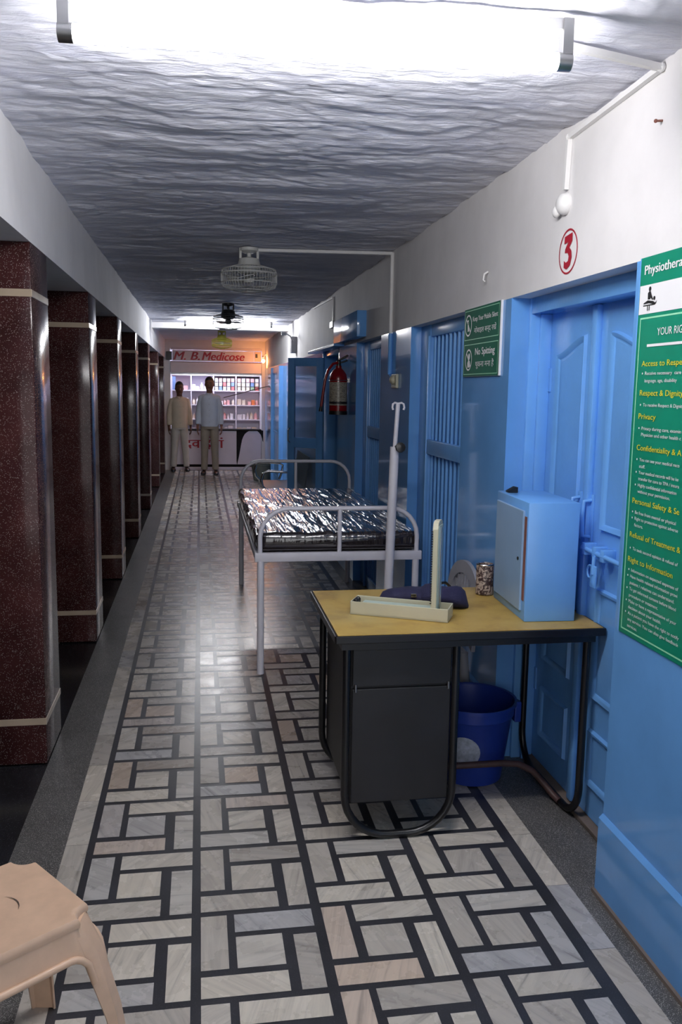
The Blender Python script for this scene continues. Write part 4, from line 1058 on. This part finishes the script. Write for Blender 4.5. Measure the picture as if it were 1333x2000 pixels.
make_shop()

# ------------------------------------------------------------------ people
def remeshed(mb, name, mat, parent, voxel, smooth_it=6):
    o = mb.build(name, mat, parent, smooth=False)
    m = o.modifiers.new('r', 'REMESH'); m.mode = 'VOXEL'; m.voxel_size = voxel
    s = o.modifiers.new('s', 'SMOOTH'); s.factor = .5; s.iterations = smooth_it
    bpy.context.view_layer.update(); dg = bpy.context.evaluated_depsgraph_get()
    me = bpy.data.meshes.new_from_object(o.evaluated_get(dg)); o.modifiers.clear(); old = o.data; o.data = me; bpy.data.meshes.remove(old); me.name = name
    me.materials.clear(); me.materials.append(mat); me.polygons.foreach_set('use_smooth', [True] * len(me.polygons)); me.polygons.foreach_set('material_index', [0] * len(me.polygons))
    return o
def make_person(label, loc, height, yaw, skin, shirt, trousers, stance, tucked):
    p = thing('person', label, 'person', (0, 0, 0)); k = 1.0
    ell = lambda cx, cy, z, rx, ry, n=20: [(cx + rx * math.cos(2 * math.pi * i / n), cy + ry * math.sin(2 * math.pi * i / n), z) for i in range(n)]
    body = MB()
    # head (faces -y)
    hd = [(1.455, .030, .030, -.028), (1.468, .044, .052, -.022), (1.49, .058, .072, -.012), (1.52, .066, .084, -.004), (1.555, .071, .090, .002), (1.60, .074, .095, .006), (1.64, .071, .092, .008), (1.67, .058, .075, .010), (1.69, .036, .046, .010), (1.699, .012, .016, .010)]
    body.loft([ell(0, cy_, z, rx, ry) for z, rx, ry, cy_ in hd])
    body.ball((0, -.092, 1.555), (.013, .018, .013)); body.tube([(0, -.082, 1.59), (0, -.098, 1.558)], [.008, .013])
    body.ball((0, -.088, 1.507), (.022, .010, .007)); body.ball((0, -.080, 1.473), (.022, .016, .014)); body.ball((0, -.085, 1.61), (.045, .012, .008))
    for s in (-1, 1): body.ball((s * .076, .012, 1.568), (.009, .018, .030))
    body.tube([(0, .012, 1.36), (0, .004, 1.43), (0, -.004, 1.50)], [.060, .052, .055], seg=18)
    # torso and legs
    body.loft([ell(0, .01, z, rx, ry) for z, rx, ry in ((.80, .10, .09), (.88, .128, .098), (.98, .125, .095), (1.10, .125, .095), (1.25, .132, .095), (1.33, .120, .085), (1.375, .085, .07), (1.42, .058, .055))])
    lx = .078; st = stance
    for s in (-1, 1):
        fx = s * (lx + st)
        body.tube([(s * lx, .01, .90), (s * lx, .005, .70), (s * (lx + st * .5), .0, .47), (s * (lx + st * .8), .012, .30), (fx, .02, .07)], [.074, .070, .052, .048, .034], seg=16)
        body.ball((fx + s * .01, -.05, .035), (.038, .10, .03))
    sh = []
    arms = {}
    for s in (-1, 1):
        S, E_, Wr = Vector((s * .150, .012, 1.345)), Vector((s * .192, .03, 1.09)), Vector((s * .206, -.025, .865)); arms[s] = (S, E_, Wr)
        body.tube([S + Vector((-s * .03, 0, -.02)), S.lerp(E_, .25), S.lerp(E_, .5), E_, E_.lerp(Wr, .4), Wr], [.036, .042, .042, .037, .034, .025], seg=14)
        # palm, thumb and five separate fingers hanging, slightly curled
        d = Vector((s * .004, -.02, -.095)); palm = Wr + d
        body.loft([[(c.x + hx * math.cos(2 * math.pi * i / 14), c.y + hy * math.sin(2 * math.pi * i / 14), c.z) for i in range(14)] for c, hx, hy in ((Wr, .022, .026), (Wr.lerp(palm, .35), .017, .036), (Wr.lerp(palm, .75), .016, .042), (palm, .013, .040))])
        for i, (oy, ln) in enumerate(((-.030, .072), (-.010, .082), (.011, .077), (.030, .060))):
            b0 = palm + Vector((0, oy, .006)); k1 = b0 + Vector((-s * .004, -.003, -ln * .45)); k2 = k1 + Vector((-s * .014, -.003, -ln * .3)); k3 = k2 + Vector((-s * .018, -.002, -ln * .18))
            body.tube([b0, k1, k2, k3], [.0095, .009, .0085, .007], seg=10)
        t0 = Wr + Vector((-s * .004, -.034, -.035)); body.tube([t0, t0 + Vector((-s * .012, -.024, -.03)), t0 + Vector((-s * .018, -.030, -.058))], [.012, .010, .008], seg=10)
    remeshed(body, 'body', M[skin], p, .006, 4)
    # hair
    hr = MB(); hr.loft([ell(0, cy_, z, rx, ry) for z, rx, ry, cy_ in ((1.535, .060, .050, .052), (1.56, .074, .066, .040), (1.60, .080, .078, .030), (1.635, .079, .092, .016), (1.665, .070, .088, .010), (1.69, .052, .066, .010), (1.708, .026, .034, .010), (1.712, .006, .008, .010))])
    remeshed(hr, 'hair', M['hair'], p, .007, 3)
    fc = MB()
    for s in (-1, 1): fc.ball((s * .029, -.0865, 1.583), (.011, .005, .0045), 0, 10); fc.ball((s * .029, -.0905, 1.583), (.0052, .003, .0048), 1, 8)
    fc.build('eyes', [M['eye_white'], M['hair']], p, smooth=True)
    if True:
        br = MB().tube([(-.022, -.0975, 1.507), (0, -.0995, 1.509), (.022, -.0975, 1.507)], [.002, .004, .002], seg=8); br.build('mouth', M['lip'], p, smooth=True)
        mo = MB().tube([(-.028, -.093, 1.518), (0, -.1005, 1.524), (.028, -.093, 1.518)], [.003, .0055, .003], seg=8)
        for s in (-1, 1): mo.tube([(s * .014, -.0965, 1.603), (s * .03, -.0965, 1.607), (s * .046, -.088, 1.601)], [.003, .004, .002], seg=8)
        mo.build('moustache', M['hair'], p, smooth=True)
    # shirt
    sh = MB(); zb = .83 if not tucked else .845
    sh.loft([ell(0, .01, z, rx, ry, 28) for z, rx, ry in ((zb, .152, .122), (.90, .154, .124), (1.0, .148, .120), (1.12, .150, .120), (1.26, .160, .122), (1.33, .160, .112), (1.372, .136, .096), (1.404, .084, .074), (1.425, .062, .066))])
    for s in (-1, 1):
        S, E_, Wr = arms[s]; cu_ = E_.lerp(Wr, .93)
        sh.tube([S + Vector((-s * .07, 0, .022)), S + Vector((-s * .01, 0, .0)), S.lerp(E_, .5), E_, E_.lerp(Wr, .5), cu_], [.050, .057, .053, .050, .046, .040], seg=18)
    sh.tube([(-.055, -.035, 1.428), (-.024, -.07, 1.405), (-.004, -.085, 1.375)], .010); sh.tube([(.055, -.035, 1.428), (.024, -.07, 1.405), (.004, -.085, 1.375)], .010)
    so = remeshed(sh, 'shirt', M[shirt], p, .008, 5)
    bt = MB()
    for z in (.93, 1.03, 1.13, 1.23, 1.33): bt.ball((0, -.119 - (.0 if z < 1.3 else -.008), z), (.006, .004, .006), seg=8)
    bt.build('buttons', M['grey_plastic'], so, smooth=True)
    # trousers
    tr = MB()
    tr.loft([ell(0, .01, z, rx, ry, 28) for z, rx, ry in ((.80, .138, .112), (.86, .148, .118), (.93, .143, .115))])
    for s in (-1, 1):
        fx = s * (lx + st)
        tr.tube([(s * lx, .01, .88), (s * (lx + .004), .008, .72), (s * (lx + st * .5), .004, .47), (s * (lx + st * .8), .012, .25), (fx, .012, .09)], [.078, .079, .066, .060, .057], seg=20)
    remeshed(tr, 'trousers', M[trousers], p, .008, 5)
    for s in (-1, 1):
        fx = s * (lx + st) + s * .012; so_ = MB()
        so_.loft([[(fx + (w * .5) * math.cos(2 * math.pi * i / 18) , y, .001 + max(0, h * (.5 + .5 * math.sin(2 * math.pi * i / 18)))) for i in range(18)] for y, w, h in ((.075, .03, .05), (.065, .072, .075), (.02, .084, .085), (-.03, .092, .075), (-.09, .098, .056), (-.135, .084, .046), (-.16, .04, .032))])
        so_.build('shoe', M['shoe'], p, smooth=True)
    p.scale = (height / 1.71,) * 3; p.rotation_euler.z = yaw; p.location = loc
    return p
make_person('man in cream shirt and off-white trousers standing at the far left', (-.355, 15.72, .001), 1.605, R_(6), 'skin_dark', 'cream_shirt', 'offwhite_trousers', .045, False)
make_person('taller man in pale grey shirt and khaki trousers facing down the corridor', (.168, 15.08, .001), 1.69, R_(-4), 'skin_mid', 'grey_shirt', 'khaki', .02, True)
